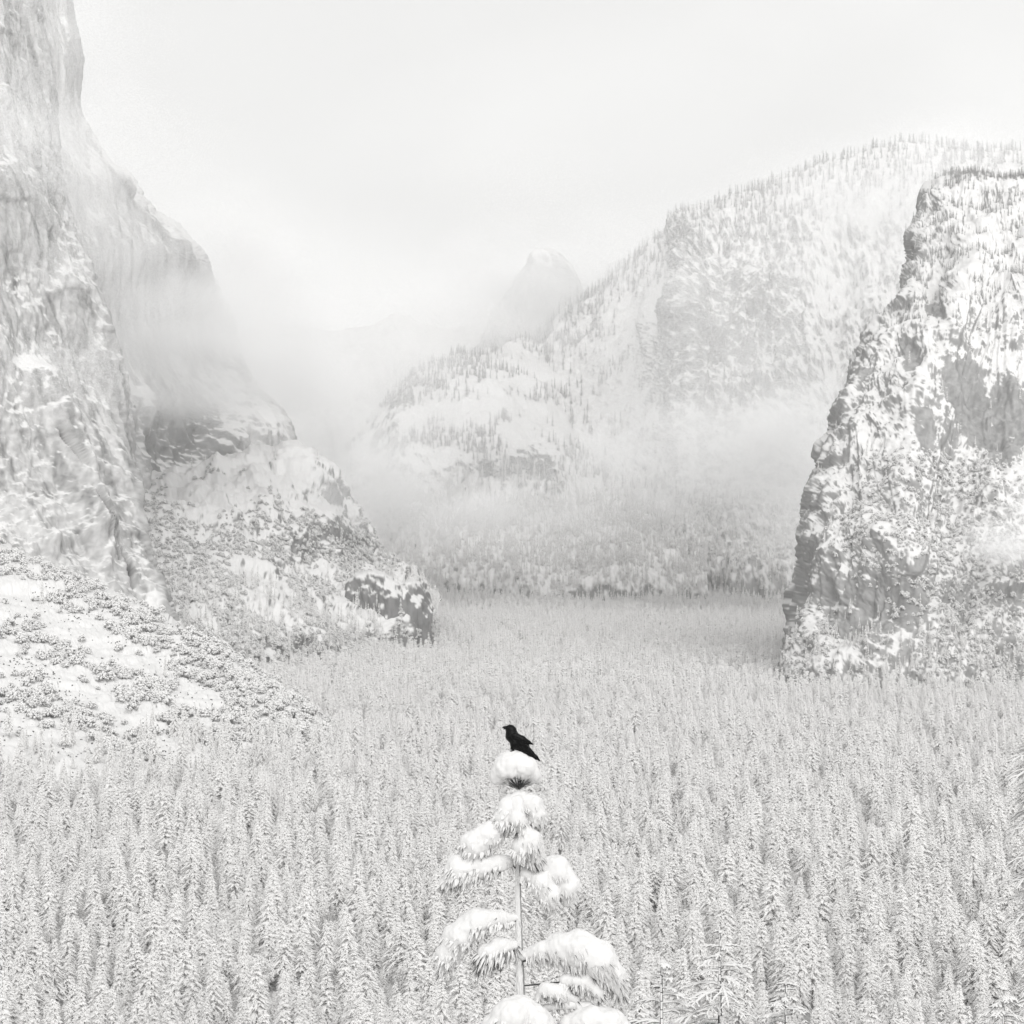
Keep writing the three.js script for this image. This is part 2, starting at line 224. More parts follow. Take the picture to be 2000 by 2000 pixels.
// the great wall on the left: its receding far face, then its near face
{
  const edge = [[-180, 112], [0, 128], [100, 145], [215, 152], [300, 196], [350, 246], [400, 282], [450, 338], [500, 390], [575, 420], [650, 446], [720, 470], [780, 505], [830, 545], [885, 572], [960, 590], [1060, 590]];
  const rows = edge.map(([y, x], i) => {
    const t = (y + 180) / 1240, l = lerp(-40, 190, t), d0 = 2550, d1 = lerp(2900, 3500, smooth(200, 700, y));
    return [[l, y, d0], [lerp(l, x, 0.3), y, lerp(d0, d1, 0.3) + 40], [lerp(l, x, 0.6), y, lerp(d0, d1, 0.62)], [lerp(l, x, 0.85), y, lerp(d0, d1, 0.86)], [x, y, d1], [x - 2, y + 4, d1 + 220], [x - 30, y + 10, d1 + 700]];
  });
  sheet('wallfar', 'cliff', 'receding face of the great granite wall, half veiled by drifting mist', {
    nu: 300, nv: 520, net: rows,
    relief: (p, X, Y) => 9 * slabs(p.x / 60 + p.z / 150, p.y / 480, 3) + 4 * slabs(p.x / 26 + p.z / 60, p.y / 170, 3) + 7 * ridged(p.x / 95 + p.z / 160, p.y / 520, p.z / 200, 4) + 8 * fbm(p.x / 60, p.y / 170, p.z / 60, 6, 0.55) + 9 * smooth(740, 800, Y) * ridged(p.x / 32, p.y / 60, p.z / 40, 4) - 60 * bump(X, Y, 350, 880, 130, 130) + 18 * bump(X, Y, 500, 850, 80, 80) + 26 * bump(X, Y, 275, 860, 24, 140),
    look: (p, n, X, Y) => {
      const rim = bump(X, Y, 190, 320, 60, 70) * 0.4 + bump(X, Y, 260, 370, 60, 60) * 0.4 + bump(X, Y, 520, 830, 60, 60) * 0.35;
      const dark = bump(X, Y, 370, 870, 120, 120);  // rock tone is darkened inside the recess, torn at the edges
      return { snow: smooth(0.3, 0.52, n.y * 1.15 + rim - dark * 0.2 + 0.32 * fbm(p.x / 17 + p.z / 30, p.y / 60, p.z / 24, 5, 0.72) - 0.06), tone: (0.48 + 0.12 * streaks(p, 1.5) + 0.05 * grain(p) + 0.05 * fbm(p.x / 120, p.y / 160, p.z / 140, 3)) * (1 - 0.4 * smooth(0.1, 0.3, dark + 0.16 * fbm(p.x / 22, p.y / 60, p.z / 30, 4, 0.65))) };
    },
  });
  const nose = [[-180, 30, 2300], [0, 56, 2280], [180, 86, 2260], [300, 100, 2240], [400, 118, 2230], [500, 150, 2220], [560, 170, 2210], [640, 194, 2200], [740, 214, 2190], [870, 236, 2170], [1000, 262, 2130], [1100, 286, 2080], [1170, 308, 2040], [1260, 330, 1990]];
  const near = nose.map(([y, x, d]) => [[-260, y, d - 190], [-120, y, d - 170], [-20, y, d - 150], [lerp(0, x, 0.33), y, d - 110], [lerp(0, x, 0.66), y, d - 60], [x - 7, y, d - 6], [x, y, d + 26], [x - 6, y, d + 110], [x - 60, y, d + 420]]);
  sheet('wallnear', 'cliff', 'near face of the great granite wall, filling the upper left edge', {
    nu: 300, nv: 640, net: near,
    relief: (p, X, Y) => {
      const diag = (x0, y0, sl, w) => { const q = (X - x0 - (Y - y0) * sl) / w; return q < -1 || q > 1 ? 0 : 1 - Math.abs(q); };
      const flake = smooth(690, 740, Y) * smooth(0, 1, diag(70, 740, 0.36, 46)) * (1 - smooth(1050, 1120, Y));
      const crack = diag(95, 860, 0.55, 6) * smooth(830, 870, Y) * (1 - smooth(900, 960, Y)) + diag(150, 980, 0.5, 7) * smooth(960, 1000, Y) * (1 - smooth(1060, 1090, Y)) + diag(222, 1060, 0.42, 5) * smooth(1030, 1060, Y) * (1 - smooth(1130, 1160, Y)) + diag(190, 1040, 0.6, 4) * smooth(1010, 1040, Y) * (1 - smooth(1090, 1110, Y));
      return 10 * slabs(p.x / 62 + p.z / 110 + p.y / 480, p.y / 420, 3) + 4.5 * slabs(p.x / 24 + p.z / 40 + p.y / 170, p.y / 150, 3) + 6 * ridged(p.x / 80 + p.z / 130, p.y / 520, p.z / 170, 4) + 6.5 * fbm(p.x / 46 + p.y / 300, p.y / 150, p.z / 50, 6, 0.56) + 26 * flake - 20 * crack + 12 * bump(X, Y, 95, 1080, 22, 32) + 9 * bump(X, Y, 200, 1110, 16, 40) + 4 * smooth(0.2, 0.6, fbm(p.x / 90, p.y / 60, p.z / 90, 4)) + 2.4 * ridged(p.x / 13 + p.z / 17, p.y / 80, p.z / 17, 3) + 1.4 * ridged(p.x / 7 + p.y / 30, p.y / 18, p.z / 9, 2) + 6 * smooth(1000, 1250, Y) * bump(X, Y, 300, 1240, 60, 120);
    },
    look: (p, n, X, Y) => {
      const ledges = bump(X, Y, 125, 470, 60, 120) * 0.3 + bump(X, Y, 60, 560, 70, 80) * 0.34 + bump(X, Y, 60, 660, 130, 60) * 0.4 + bump(X, Y, 30, 740, 70, 70) * 0.3 + bump(X, Y, 185, 640, 30, 60) * 0.28 + bump(X, Y, 60, 790, 60, 90) * 0.24 + bump(X, Y, 150, 800, 60, 90) * 0.12 + bump(X, Y, 95, 1062, 14, 16) * 0.9 + bump(X, Y, 198, 1078, 9, 20) * 0.8 + bump(X, Y, 270, 1090, 14, 60) * 0.25 + bump(X, Y, 295, 1175, 22, 40) * 0.5;
      const bare = smooth(860, 960, Y) * 0.14;
      return { snow: smooth(0.34, 0.52, n.y * 0.9 + ledges - bare - 0.15 + 0.29 * fbm(p.x / 8 + p.z / 16, p.y / 44, p.z / 13, 5, 0.75)), tone: 0.45 + 0.15 * streaks(p, 0.8) + 0.07 * grain(p) - 0.16 * smooth(0.62, 0.8, ridged(p.x / 30 + p.y / 70, p.y / 210, p.z / 40, 3)) + 0.04 * fbm(p.x / 90, p.y / 140, p.z / 100, 3) };
    },
  });
}
// bench and talus under the wall, running out to the knob
sheet('bench', 'mountain', 'snowy bench and brushy talus below the wall, running down to the dark knob', {
  nu: 330, nv: 200,
  net: [[[215, 952], [340, 936], [470, 908], [570, 890], [650, 960], [730, 1078], [850, 1186]].map(([x, y], i) => [x, y + 10, 3350 - i * 20]),
    [[215, 950], [340, 934], [470, 906], [570, 889], [650, 960], [730, 1078], [850, 1184]].map(([x, y], i) => [x, y, 2980 + i * 10]),
    [[215, 985, 2700], [340, 970, 2740], [470, 960, 2800], [570, 950, 2850], [655, 1000, 2900], [735, 1100, 2950], [850, 1188, 2980]],
    [[215, 1060, 2480], [340, 1050, 2560], [470, 1040, 2640], [570, 1040, 2700], [655, 1070, 2780], [735, 1130, 2860], [850, 1192, 2920]],
    [[215, 1130, 2320], [340, 1120, 2400], [470, 1115, 2500], [570, 1120, 2580], [655, 1130, 2680], [735, 1160, 2780], [850, 1198, 2860]],
    [[215, 1260, 2050], [340, 1260, 2150], [470, 1250, 2250], [570, 1240, 2350], [655, 1235, 2450], [735, 1230, 2560], [850, 1225, 2700]]],
  relief: (p, X, Y) => 13 * fbm(p.x / 70, p.y / 70, p.z / 80, 6, 0.58) + 20 * ridged(p.x / 130 + p.y / 180, p.y / 260, 3.1, 4) + 14 * bump(X, Y, 600, 1040, 90, 60) * ridged(p.x / 40, p.y / 120, 1, 2),
  look: (p, n, X, Y) => ({ snow: smooth(0.02, 0.2, n.y - 0.3 - 0.3 * bump(X, Y, 620, 1060, 120, 70) + 0.3 * fbm(p.x / 14, p.y / 12, p.z / 18, 5, 0.6)), tone: 0.2 + 0.04 * streaks(p) }),
});
sheet('knob', 'cliff', 'dark bare rock knob at the end of the left bench', {
  nu: 130, nv: 80,
  net: [[[672, 1140], [700, 1126], [735, 1120], [768, 1138], [783, 1148], [805, 1136], [826, 1152], [842, 1190]].map(([x, y]) => [x, y + 8, 2840]),
    [[672, 1140], [700, 1126], [735, 1120], [768, 1138], [783, 1148], [805, 1136], [826, 1152], [842, 1190]].map(([x, y], i) => [x, y, 2650 + Math.abs(i - 3) * 8]),
    [[674, 1158], [702, 1146], [735, 1140], [766, 1150], [783, 1160], [805, 1152], [826, 1166], [842, 1196]].map(([x, y], i) => [x, y, 2610 + Math.abs(i - 3) * 10]),
    [[680, 1215], [705, 1215], [735, 1215], [766, 1215], [783, 1215], [805, 1215], [826, 1215], [840, 1215]].map(([x, y], i) => [x, y, 2590 + Math.abs(i - 3) * 10])],
  relief: (p) => 5 * ridged(p.x / 40, p.y / 120, p.z / 60, 4) + 2.5 * fbm(p.x / 14, p.y / 20, p.z / 14, 4),
  look: (p, n, X, Y) => ({ snow: smooth(0.42, 0.6, n.y + 0.28 * fbm(p.x / 12, p.y / 14, p.z / 12, 4) + 0.45 * bump(X, Y, 812, 1170, 14, 10) - 0.06), tone: 0.17 + 0.05 * streaks(p) }),
});
// near talus slope on the left
sheet('talus', 'hill', 'open snowy talus slope with brush and boulders, lower left', {
  nu: 360, nv: 220,
  net: [[[-160, 1030], [0, 1072], [100, 1118], [200, 1160], [310, 1206], [400, 1258], [500, 1318], [600, 1384], [720, 1462]].map(([x, y], i) => [x, y + 6, 2200 - i * 60]),
    [[-160, 1028], [0, 1070], [100, 1115], [200, 1157], [310, 1203], [400, 1256], [500, 1316], [600, 1382], [720, 1460]].map(([x, y], i) => [x, y, 1930 - i * 55]),
    [[-160, 1160, 1680], [0, 1190, 1660], [100, 1222, 1640], [200, 1250, 1620], [310, 1290, 1590], [400, 1330, 1560], [500, 1378, 1510], [600, 1430, 1440], [720, 1490, 1370]],
    [[-160, 1330, 1480], [0, 1350, 1460], [100, 1372, 1450], [200, 1392, 1440], [310, 1420, 1420], [400, 1440, 1410], [500, 1465, 1390], [600, 1490, 1350], [720, 1520, 1310]],
    [[-160, 1560, 1230], [0, 1560, 1230], [100, 1560, 1230], [200, 1560, 1230], [310, 1560, 1230], [400, 1560, 1230], [500, 1560, 1230], [600, 1560, 1230], [720, 1560, 1230]]],
  relief: (p) => 4 * fbm(p.x / 50 + p.z / 90, p.y / 40, p.z / 50, 5, 0.55) + 1.7 * fbm(p.x / 7, p.y / 5, p.z / 7, 3, 0.6),
  look: (p, n, X, Y) => ({ snow: smooth(-0.1, 0.05, n.y - 0.45 + 0.62 * fbm(p.x / 4, p.y / 2.5, p.z / 7, 3, 0.7) + 0.34 + 0.3 * fbm(p.x / 60, 2.2, p.z / 80, 2)), tone: 0.16 }),
});
// near cliff on the right
{
  const edge = [[338, 1868], [350, 1838], [380, 1812], [420, 1802], [460, 1786], [500, 1790], [540, 1768], [580, 1770], [620, 1742], [650, 1708], [690, 1692], [720, 1670], [760, 1664], [800, 1648], [850, 1640], [885, 1618], [920, 1614], [950, 1600], [1010, 1595], [1050, 1584], [1100, 1584], [1140, 1575], [1195, 1570], [1240, 1568], [1330, 1545]];
  const dist = (y) => 2900 - 430 * smooth(338, 640, y) - 200 * smooth(560, 960, y) - 160 * smooth(840, 1150, y) - 70 * smooth(1150, 1330, y);
  const lift = [0, 0, 0, 3, -4, 8, -2, 6, -10, -4], shift = [0, 0, 0, 8, -16, 18, -14, 20, -8, 8], share = [0, 0, 0, 0.04, 0.14, 0.28, 0.45, 0.62, 0.8, 1], fore = [620, 200, 40, -20, -70, -98, -96, -72, -56, -40];
  const row = ([y, x], back = 0) => share.map((t, c) => { const yy = y + lift[c] * (1 - smooth(360, 520, y)); return [lerp(x, 2200, t) + [40, 4, 0, 0, 0, 0, 0, 0, 0, 0][c], yy + (back > 100 ? 8 : 0), dist(y + shift[c] * smooth(420, 560, y)) + fore[c] * lerp(0.4, 1, smooth(338, 480, y)) + back]; });
  const rows = edge.map((e) => row(e));
  sheet('cliff', 'cliff', 'broken snow-plastered granite cliff on the right with dark bare walls', {
    nu: 330, nv: 560, net: rows,
    relief: (p, X, Y) => {
      const steep = smooth(600, 700, Y);
      return smooth(318, 392, Y) * (13 * ridged(p.x / 90 + p.y / 400, p.y / 300, p.z / 140, 4) + (5 + 2 * steep) * fbm(p.x / 50 + p.y / 130, p.y / 60, p.z / 60, 6, 0.56) + 3 * ridged((p.x - 0.3 * p.y) / 26, p.y / 190, p.z / 60, 4) + 11 * slabs((p.x - 0.32 * p.y) / 58, p.y / 210, 3) + 6 * slabs((p.x - 0.28 * p.y) / 23, p.y / 95 + 3.3, 3) + 0.9 * ridged(p.x / 9 + p.y / 22, p.y / 16, p.z / 12, 2))
        - 14 * bump(X, Y, 1930, 800, 110, 130) - 9 * bump(X, Y, 1790, 700, 30, 60) - 16 * bump(X, Y, 1700, 1200, 130, 90) - 8 * bump(X, Y, 1830, 600, 40, 40)
        - 8 * bump(X, Y, 1955, 1170, 60, 22);
    },
    look: (p, n, X, Y) => {
      const k = 0.5 * fbm(X / 26, Y / 26, 3.3, 3), w = (x, y, rx, ry) => smooth(0.05, 0.4, bump(X + 14 * k, Y + 14 * k, x, y, rx, ry));
      const dark = Math.max(w(1880, 760, 62, 74), w(1925, 820, 80, 72), w(1965, 830, 60, 120), w(1785, 705, 22, 50), w(1806, 850, 22, 60), w(1720, 1170, 66, 46), w(1660, 1225, 62, 46), w(1770, 1190, 44, 66), w(1720, 1232, 44, 40), w(1694, 732, 24, 12), w(1960, 1178, 46, 24), w(1830, 610, 30, 26), w(1870, 1175, 60, 14));
      const open = bump(X, Y, 1940, 700, 90, 60) * 0.3 + bump(X, Y, 1900, 500, 130, 200) * 0.25 + bump(X, Y, 1700, 880, 70, 60) * 0.15 + bump(X, Y, 1920, 1120, 120, 70) * 0.15;
      const left = 1 - smooth(0, 60, X - (1850 - 0.34 * (Y - 338)));
      return { snow: smooth(0.02, 0.2, n.y - 0.2 - 0.85 * dark - 0.12 * left + open + 0.7 * smooth(368, 350, Y) + 0.42 * fbm((p.x - 0.35 * p.y) / 8.5, p.y / 40, p.z / 22, 5, 0.75) - 0.12), tone: 0.28 + 0.07 * streaks(p) + 0.05 * grain(p) + 0.02 * fbm(p.x / 60, p.y / 70, p.z / 60, 3) };
    },
  });
}

// ------------------------------------------------------------------ plants: one of each kind, built of snow, needles and bark
function branch(T, r, y, az, L, w, up, droop, segs, twigs) {
  const c = Math.cos(az), s = Math.sin(az), sideX = -s, sideZ = c; let last = null;
  const pt = (q) => { const rr = L * q; return V(c * rr, y + up * rr - droop * rr * q, s * rr); };
  for (let i = 0; i <= segs; i++) {
    const q = i / segs, p = pt(0.06 + 0.94 * q), W = w * (0.25 + 1.5 * q * (1.25 - q)) * (0.65 + 0.7 * r()) * (i === segs ? 0.15 : 1), t = W * (0.45 + 0.45 * r()), drop = W * (0.3 + 0.7 * r());
    const ring = [V(p.x + sideX * W, p.y - drop, p.z + sideZ * W), V(p.x, p.y + t, p.z), V(p.x - sideX * W, p.y - drop * (0.5 + r()), p.z - sideZ * W)];
    if (last) for (let k = 0; k < 3; k++) T.quad(k < 2 ? 'snow' : 'needle', last[k], last[(k + 1) % 3], ring[(k + 1) % 3], ring[k]);
    last = ring;
  }
  for (let k = 0; k < twigs; k++) {
    const q = 0.2 + 0.75 * (k + r()) / twigs, p = pt(q), sgn = k % 2 ? 1 : -1, l = w * (1.6 + 1.9 * r()) * (1.25 - 0.6 * q), a2 = az + sgn * (0.5 + 0.7 * r()), e = V(p.x + Math.cos(a2) * l, p.y - l * (0.3 + 0.75 * r()), p.z + Math.sin(a2) * l), ww = l * 0.2;
    const m = p.clone().lerp(e, 0.5), nx = -Math.sin(a2) * ww, nz = Math.cos(a2) * ww, A = V(m.x + nx, m.y - 0.6 * ww, m.z + nz), B = V(m.x - nx, m.y - 0.6 * ww, m.z - nz), U = V(m.x, m.y + ww * 0.8, m.z);
    T.tri('snow', p, A, U); T.tri('snow', p, U, B); T.tri('snow', e, U, A); T.tri(k % 3 ? 'snow' : 'needle', e, B, U);
  }
}
function trunk(T, h, r0, sides = 6, bend = 0, m = 'bark') {
  let last = null;
  for (let i = 0; i <= 5; i++) { const q = i / 5, rad = r0 * (1 - 0.93 * q), ring = []; for (let k = 0; k < sides; k++) { const a = k / sides * 6.2832; ring.push(V(Math.cos(a) * rad + bend * q * q, h * q, Math.sin(a) * rad)); } if (last) for (let k = 0; k < sides; k++) T.quad(m, last[k], ring[k], ring[(k + 1) % sides], last[(k + 1) % sides]); last = ring; }
}
function conifer(seed, { H = 30, R = 4.2, bare = 0.12, whorls = 26, per = 5, droop = 0.55, segs = 3, twigs = 5, w = 0.6, shape = 0.8 }) {
  const r = rng(seed), T = new Tris(); trunk(T, H, H * 0.012, segs > 2 ? 6 : 4);
  for (let i = 0; i < whorls; i++) {
    const q = (i + 0.7 * r()) / whorls, y = H * (bare + (0.985 - bare) * q), n = Math.max(3, Math.round(per * (0.75 + 0.5 * r()))), a0 = r() * 6.28;
    for (let k = 0; k < n; k++) {
      if (r() < 0.1) continue;
      const L = (R * Math.pow(1 - q, shape) * (0.55 + 0.75 * r()) * (q < 0.12 ? 0.6 + 3 * q : 1) + 0.35);
      branch(T, r, y + (r() - 0.5) * 1.3, a0 + (k + 0.5 * r()) / n * 6.2832, L, w * (0.55 + 0.6 * L / R) * (0.8 + 0.4 * r()), 0.25 * (1 - q) * r() + 0.35 * q, droop * (0.7 + 0.6 * r()), L > 1.2 ? segs : 2, L > 1.2 ? twigs : 2);
    }
  }
  return T;
}
function frosted(seed, H = 18, R = 5.5, n = 620) {       // leafless tree with snow along every twig
  const r = rng(seed), T = new Tris(); trunk(T, H * 0.7, H * 0.018, 5);
  for (let i = 0; i < n; i++) {
    const z = r() * 2 - 1, a = r() * 6.2832, s = Math.sqrt(1 - z * z), q = 0.35 + 0.6 * Math.cbrt(r()), e = V(Math.cos(a) * s * R * q, H * 0.58 + z * H * 0.4 * q, Math.sin(a) * s * R * q), p = V(e.x * 0.55, lerp(H * 0.35, e.y, 0.6), e.z * 0.55), ww = 0.16 + 0.2 * r();
    const A = V(e.x - ww, e.y - 0.1, e.z), B = V(e.x + ww, e.y - 0.1, e.z), C = V(e.x, e.y + ww * 1.3, e.z + ww), D = V(e.x, e.y - ww, e.z - ww * 0.6);
    T.tri('snow', A, B, C); T.tri('snow', B, D, C); T.tri('snow', D, A, C); T.tri('bark', A, D, B); if (i % 3 === 0) { const w2 = ww * 0.3, a2 = V(e.x - w2, e.y, e.z), b2 = V(e.x + w2, e.y, e.z), c2 = V(e.x, e.y + w2, e.z); T.tri('bark', p, a2, b2); T.tri('snow', p, c2, a2); T.tri('snow', p, b2, c2); }
  }
  return T;
}
const ICO = new THREE.IcosahedronGeometry(1, 0).attributes.position.array;
function shrub(seed, n = 26, R = 3, H = 3) {
  const r = rng(seed), T = new Tris(); trunk(T, H * 0.6, 0.16, 4);
  for (let i = 0; i < n; i++) {
    const a = r() * 6.2832, q = Math.sqrt(r()), cx = Math.cos(a) * q * R, cz = Math.sin(a) * q * R, cy = H * (0.08 + 0.8 * Math.sqrt(Math.max(0, 1 - q * q)) * (0.35 + 0.65 * Math.sqrt(r()))), s = 0.26 + 0.34 * r(), t = r() * 6.28;
    const v = []; for (let k = 0; k < ICO.length; k += 3) { const j = 1 + 0.35 * noise(ICO[k] * 1.7 + i * 3.1, ICO[k + 1] * 1.7 + t, ICO[k + 2] * 1.7); v.push(V(cx + ICO[k] * s * 1.15 * j, cy + ICO[k + 1] * s * 0.85 * j, cz + ICO[k + 2] * s * 1.15 * j)); }
    for (let k = 0; k < v.length; k += 3) { const up = (ICO[k * 3 + 1] + ICO[k * 3 + 4] + ICO[k * 3 + 7]) / 3; T.tri(up > 0.08 + 0.8 * (r() - 0.5) ? 'snow' : 'leaf', v[k], v[k + 1], v[k + 2]); }
  }
  return T;
}
const pines = [1, 2, 3, 4, 5, 6].map((s) => conifer(40 + s, { H: 30, R: [4.0, 5.0, 4.4, 5.4, 3.7, 4.6][s - 1], bare: [0.06, 0.14, 0.05, 0.18, 0.08, 0.26][s - 1], whorls: [31, 28, 34, 27, 34, 25][s - 1], per: 6, droop: [0.9, 0.75, 1.05, 0.7, 1.0, 0.8][s - 1], shape: [1.05, 0.9, 1.15, 0.85, 1.1, 0.75][s - 1], w: 0.46 }));
const farPines = [1, 2, 3, 4].map((s) => conifer(60 + s, { H: 30, R: [4.0, 5.0, 4.4, 5.2][s - 1], whorls: 18, per: 5, segs: 2, twigs: 0, w: 0.85, shape: [1.05, 0.85, 1.15, 0.9][s - 1], bare: 0.06, droop: 0.8 }));
const frosty = [71, 72].map((s) => frosted(s));
const shrubs = [81, 82, 83, 84].map((s, i) => shrub(s, 62 + 8 * i, 1.9 + 0.3 * i, 2.6 + 0.3 * i));
const wholes = { pines: pines.map((t) => t.whole()), far: farPines.map((t) => t.whole()), frosty: frosty.map((t) => t.whole()), shrubs: shrubs.map((t) => t.whole()) };

// ------------------------------------------------------------------ the forest on the valley floor
const project = (p) => { const z = -(p.z * cp) + (p.y - EYE) * -sp, Y = (p.y - EYE) * cp + p.z * sp; const dz = -p.z * cp + (p.y - EYE) * sp; return [1000 + F * p.x / dz, 1000 - F * Y / dz, dz]; };
const forest = [];
{
  const r = rng(7);
  for (let d = 470; d < 6400;) {
    const step = d < 1200 ? 8.2 : d < 2400 ? 9 : 11.5, half = d * 0.285 + 40;
    for (let x = -half; x < half; x += step) {
      const px = x + (r() - 0.5) * step * 1.1, pz = -(d + (r() - 0.5) * step * 1.1), clear = fbm(px / 90, 8.8, pz / 130, 3), s = r(), t = r(), k = r();
      if (clear > 0.95 || r() < 0.06) continue;
      const kind = k < 0.035 + 0.05 * smooth(0.3, 0.8, clear) ? 'frosty' : d > 1900 ? 'far' : 'pines', h = kind === 'frosty' ? 0.55 + 0.35 * s : 0.3 + 0.62 * Math.pow(s, 1.4) + 0.2 * noise(px / 48, 2.2, pz / 48);
      const p = V(px, groundHeight(px, pz) - 0.3, pz), q = project(V(px, p.y + 30 * h, pz)), b = project(p);
      if (q[0] < -150 || q[0] > 2150) continue;
      if (q[0] < 640 && q[1] < 1462 + 0.05 * q[0] + 70 * fbm(px / 45, 6.1, pz / 60, 3) && d < 1560 && d > 900) continue;      // the open foot of the talus
      forest.push({ p, h, turn: t * 6.28, kind, v: Math.floor(r() * 97), shows: Math.min(b[1], 2000) - q[1], X: q[0], top: q[1], d: -pz, wide: (0.95 + 0.45 * r() + 0.45 * Math.pow(r(), 3)) * (h < 0.5 ? 1.35 : h > 0.8 ? 1.0 : 1.15) });
    }
    for (let x = -half; x < half && d < 2600; x += step * 1.15) {          // young trees between the tall ones
      const px = x + (r() - 0.5) * step * 1.3, pz = -(d + (r() - 0.5) * step * 1.3), h = 0.16 + 0.2 * r(), turn = r() * 6.28, v = Math.floor(r() * 97), wide = 1.3 + 0.5 * r(), p = V(px, groundHeight(px, pz) - 0.3, pz);
      if (Math.abs(px) < d * 0.27 + 20 && !(px < -d * 0.09 && d > 1000 && d < 1560)) forest.push({ p, h, turn, kind: d > 1300 ? 'far' : 'pines', v, shows: 0, X: 0, top: 0, d: -pz, wide });
    }
    d += step * 0.92;
  }
  const single = new Set(forest.filter((f) => f.kind === 'pines' && f.X > 10 && f.X < 1990 && f.top < 1930 && !(f.X > 930 && f.X < 1090 && f.top > 1500)).sort((a, b) => b.shows - a.shows).slice(0, 300));
  const side = (f) => (f.X < 220 ? 'near the left edge' : f.X < 520 ? 'below the talus slope' : f.X < 820 ? 'left of the raven tree' : f.X < 1150 ? 'behind the raven tree' : f.X < 1480 ? 'right of the raven tree' : f.X < 1780 ? 'below the right cliff' : 'near the right edge');
  const size = (f) => (f.h > 0.9 ? 'towering' : f.h > 0.78 ? 'tall' : f.h > 0.6 ? 'middling' : 'short'), girth = (f) => (f.wide > 1.4 ? 'broad' : f.wide > 1.15 ? 'full' : 'slender');
  const rank = (f) => (f.top > 1800 ? 'in the lowest rank' : f.top > 1700 ? 'in the second rank' : 'in the third rank');
  const parts = pines.map((t) => ({ bark: t.geo('bark'), needle: t.geo('needle'), snow: t.geo('snow') }));
  for (const f of single) {
    const g = group('pine_tree', f.p), k = parts[f.v % 6]; g.rotation.y = f.turn; g.scale.set(f.h * f.wide, f.h, f.h * f.wide);
    mesh('trunk', k.bark, M.frostBark, g); const c = mesh('crown', k.needle, M.rime, g); mesh('snow_cover', k.snow, M.clump, c);
    tag(g, `${size(f)} ${girth(f)} snow-laden pine ${side(f)}, ${rank(f)}`, 'pine tree', { group: `${size(f)} ${girth(f)} pines ${side(f)}, ${rank(f)}` });
  }
  const rest = forest.filter((f) => !single.has(f)), G = group('forest');
  tag(G, 'dense snow-covered pine forest filling the valley floor', 'forest', { kind: 'stuff' });
  for (const kind of ['pines', 'far', 'frosty']) wholes[kind].forEach((w, i) => { const list = rest.filter((f) => f.kind === kind && f.v % wholes[kind].length === i); if (list.length) copies('trees', w, FROST, list.map((f) => place(f.p, f.h * f.wide, f.turn, f.h, 0.035 * Math.sin(f.turn * 7.3), f.turn)), G); });
  console.log('forest', forest.length, 'single', single.size);
}

// ------------------------------------------------------------------ brush and trees standing on the slopes
function onSheet(key, n, seed, weight, make) {
  const s = sheets[key], r = rng(seed), list = [];
  for (let i = 0, tries = 0; i < n && tries < n * 60; tries++) {
    const k = Math.floor(r() * s.nx * s.ny), X = s.XY[k * 2], Y = s.XY[k * 2 + 1], p = V(s.P[k * 3], s.P[k * 3 + 1], s.P[k * 3 + 2]), n_ = V(s.N[k * 3], s.N[k * 3 + 1], s.N[k * 3 + 2]);
    if (r() > weight(X, Y, p, n_)) continue;
    p.x += (r() - 0.5) * 3; i++; list.push(make(p, r, X, Y));
  }
  return list;
}
function slopeStuff(name, label, category, kind, list, mats = FROST) { const G = group(name); tag(G, label, category, { kind: 'stuff' }); wholes[kind].forEach((w, i) => { const l = list.filter((_, k) => k % wholes[kind].length === i); if (l.length) copies('plants', w, mats, l, G); }); }
const bushy = (lo, hi) => (p, r) => { const h = lo + (hi - lo) * r(); p.y -= 0.5; return place(p, h * 0.9, r() * 6.28, h * (1.2 + 0.7 * r())); };
const stand = (lo, hi) => (p, r) => { const h = lo + (hi - lo) * r(); p.y -= 0.8; return place(p, h * (0.9 + 0.3 * r()), r() * 6.28, h); };
const onShoulder = (seed, n, w) => onSheet('shoulder', n, seed, (X, Y, p, n) => clamp(w(X, Y, p) * smooth(0.05, 0.3, n.y)), stand(0.5, 1.05));
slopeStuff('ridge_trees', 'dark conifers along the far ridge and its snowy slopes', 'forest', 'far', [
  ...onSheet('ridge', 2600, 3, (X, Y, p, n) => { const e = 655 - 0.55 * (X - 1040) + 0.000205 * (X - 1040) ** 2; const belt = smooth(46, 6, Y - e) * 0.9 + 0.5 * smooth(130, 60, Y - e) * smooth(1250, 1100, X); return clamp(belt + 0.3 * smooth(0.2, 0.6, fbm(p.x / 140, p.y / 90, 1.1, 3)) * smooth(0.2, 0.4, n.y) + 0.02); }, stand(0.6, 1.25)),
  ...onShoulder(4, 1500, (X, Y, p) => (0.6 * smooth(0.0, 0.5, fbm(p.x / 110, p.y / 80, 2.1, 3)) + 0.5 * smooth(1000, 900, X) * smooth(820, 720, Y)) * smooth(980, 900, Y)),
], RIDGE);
slopeStuff('far_slope_trees', 'snowy conifers on the far slopes above the valley floor', 'forest', 'far', [...onShoulder(44, 3600, (X, Y) => smooth(900, 1010, Y)), ...onSheet('ridge', 2200, 45, (X, Y) => X > 1700 ? 0 : smooth(930, 1020, Y), stand(0.5, 1.0))]);
slopeStuff('bench_trees', 'snowy trees scattered over the left bench and talus', 'forest', 'far', onSheet('bench', 900, 5, (X, Y) => clamp(smooth(1080, 1180, Y) * 0.9 + 0.04), stand(0.3, 0.85)));
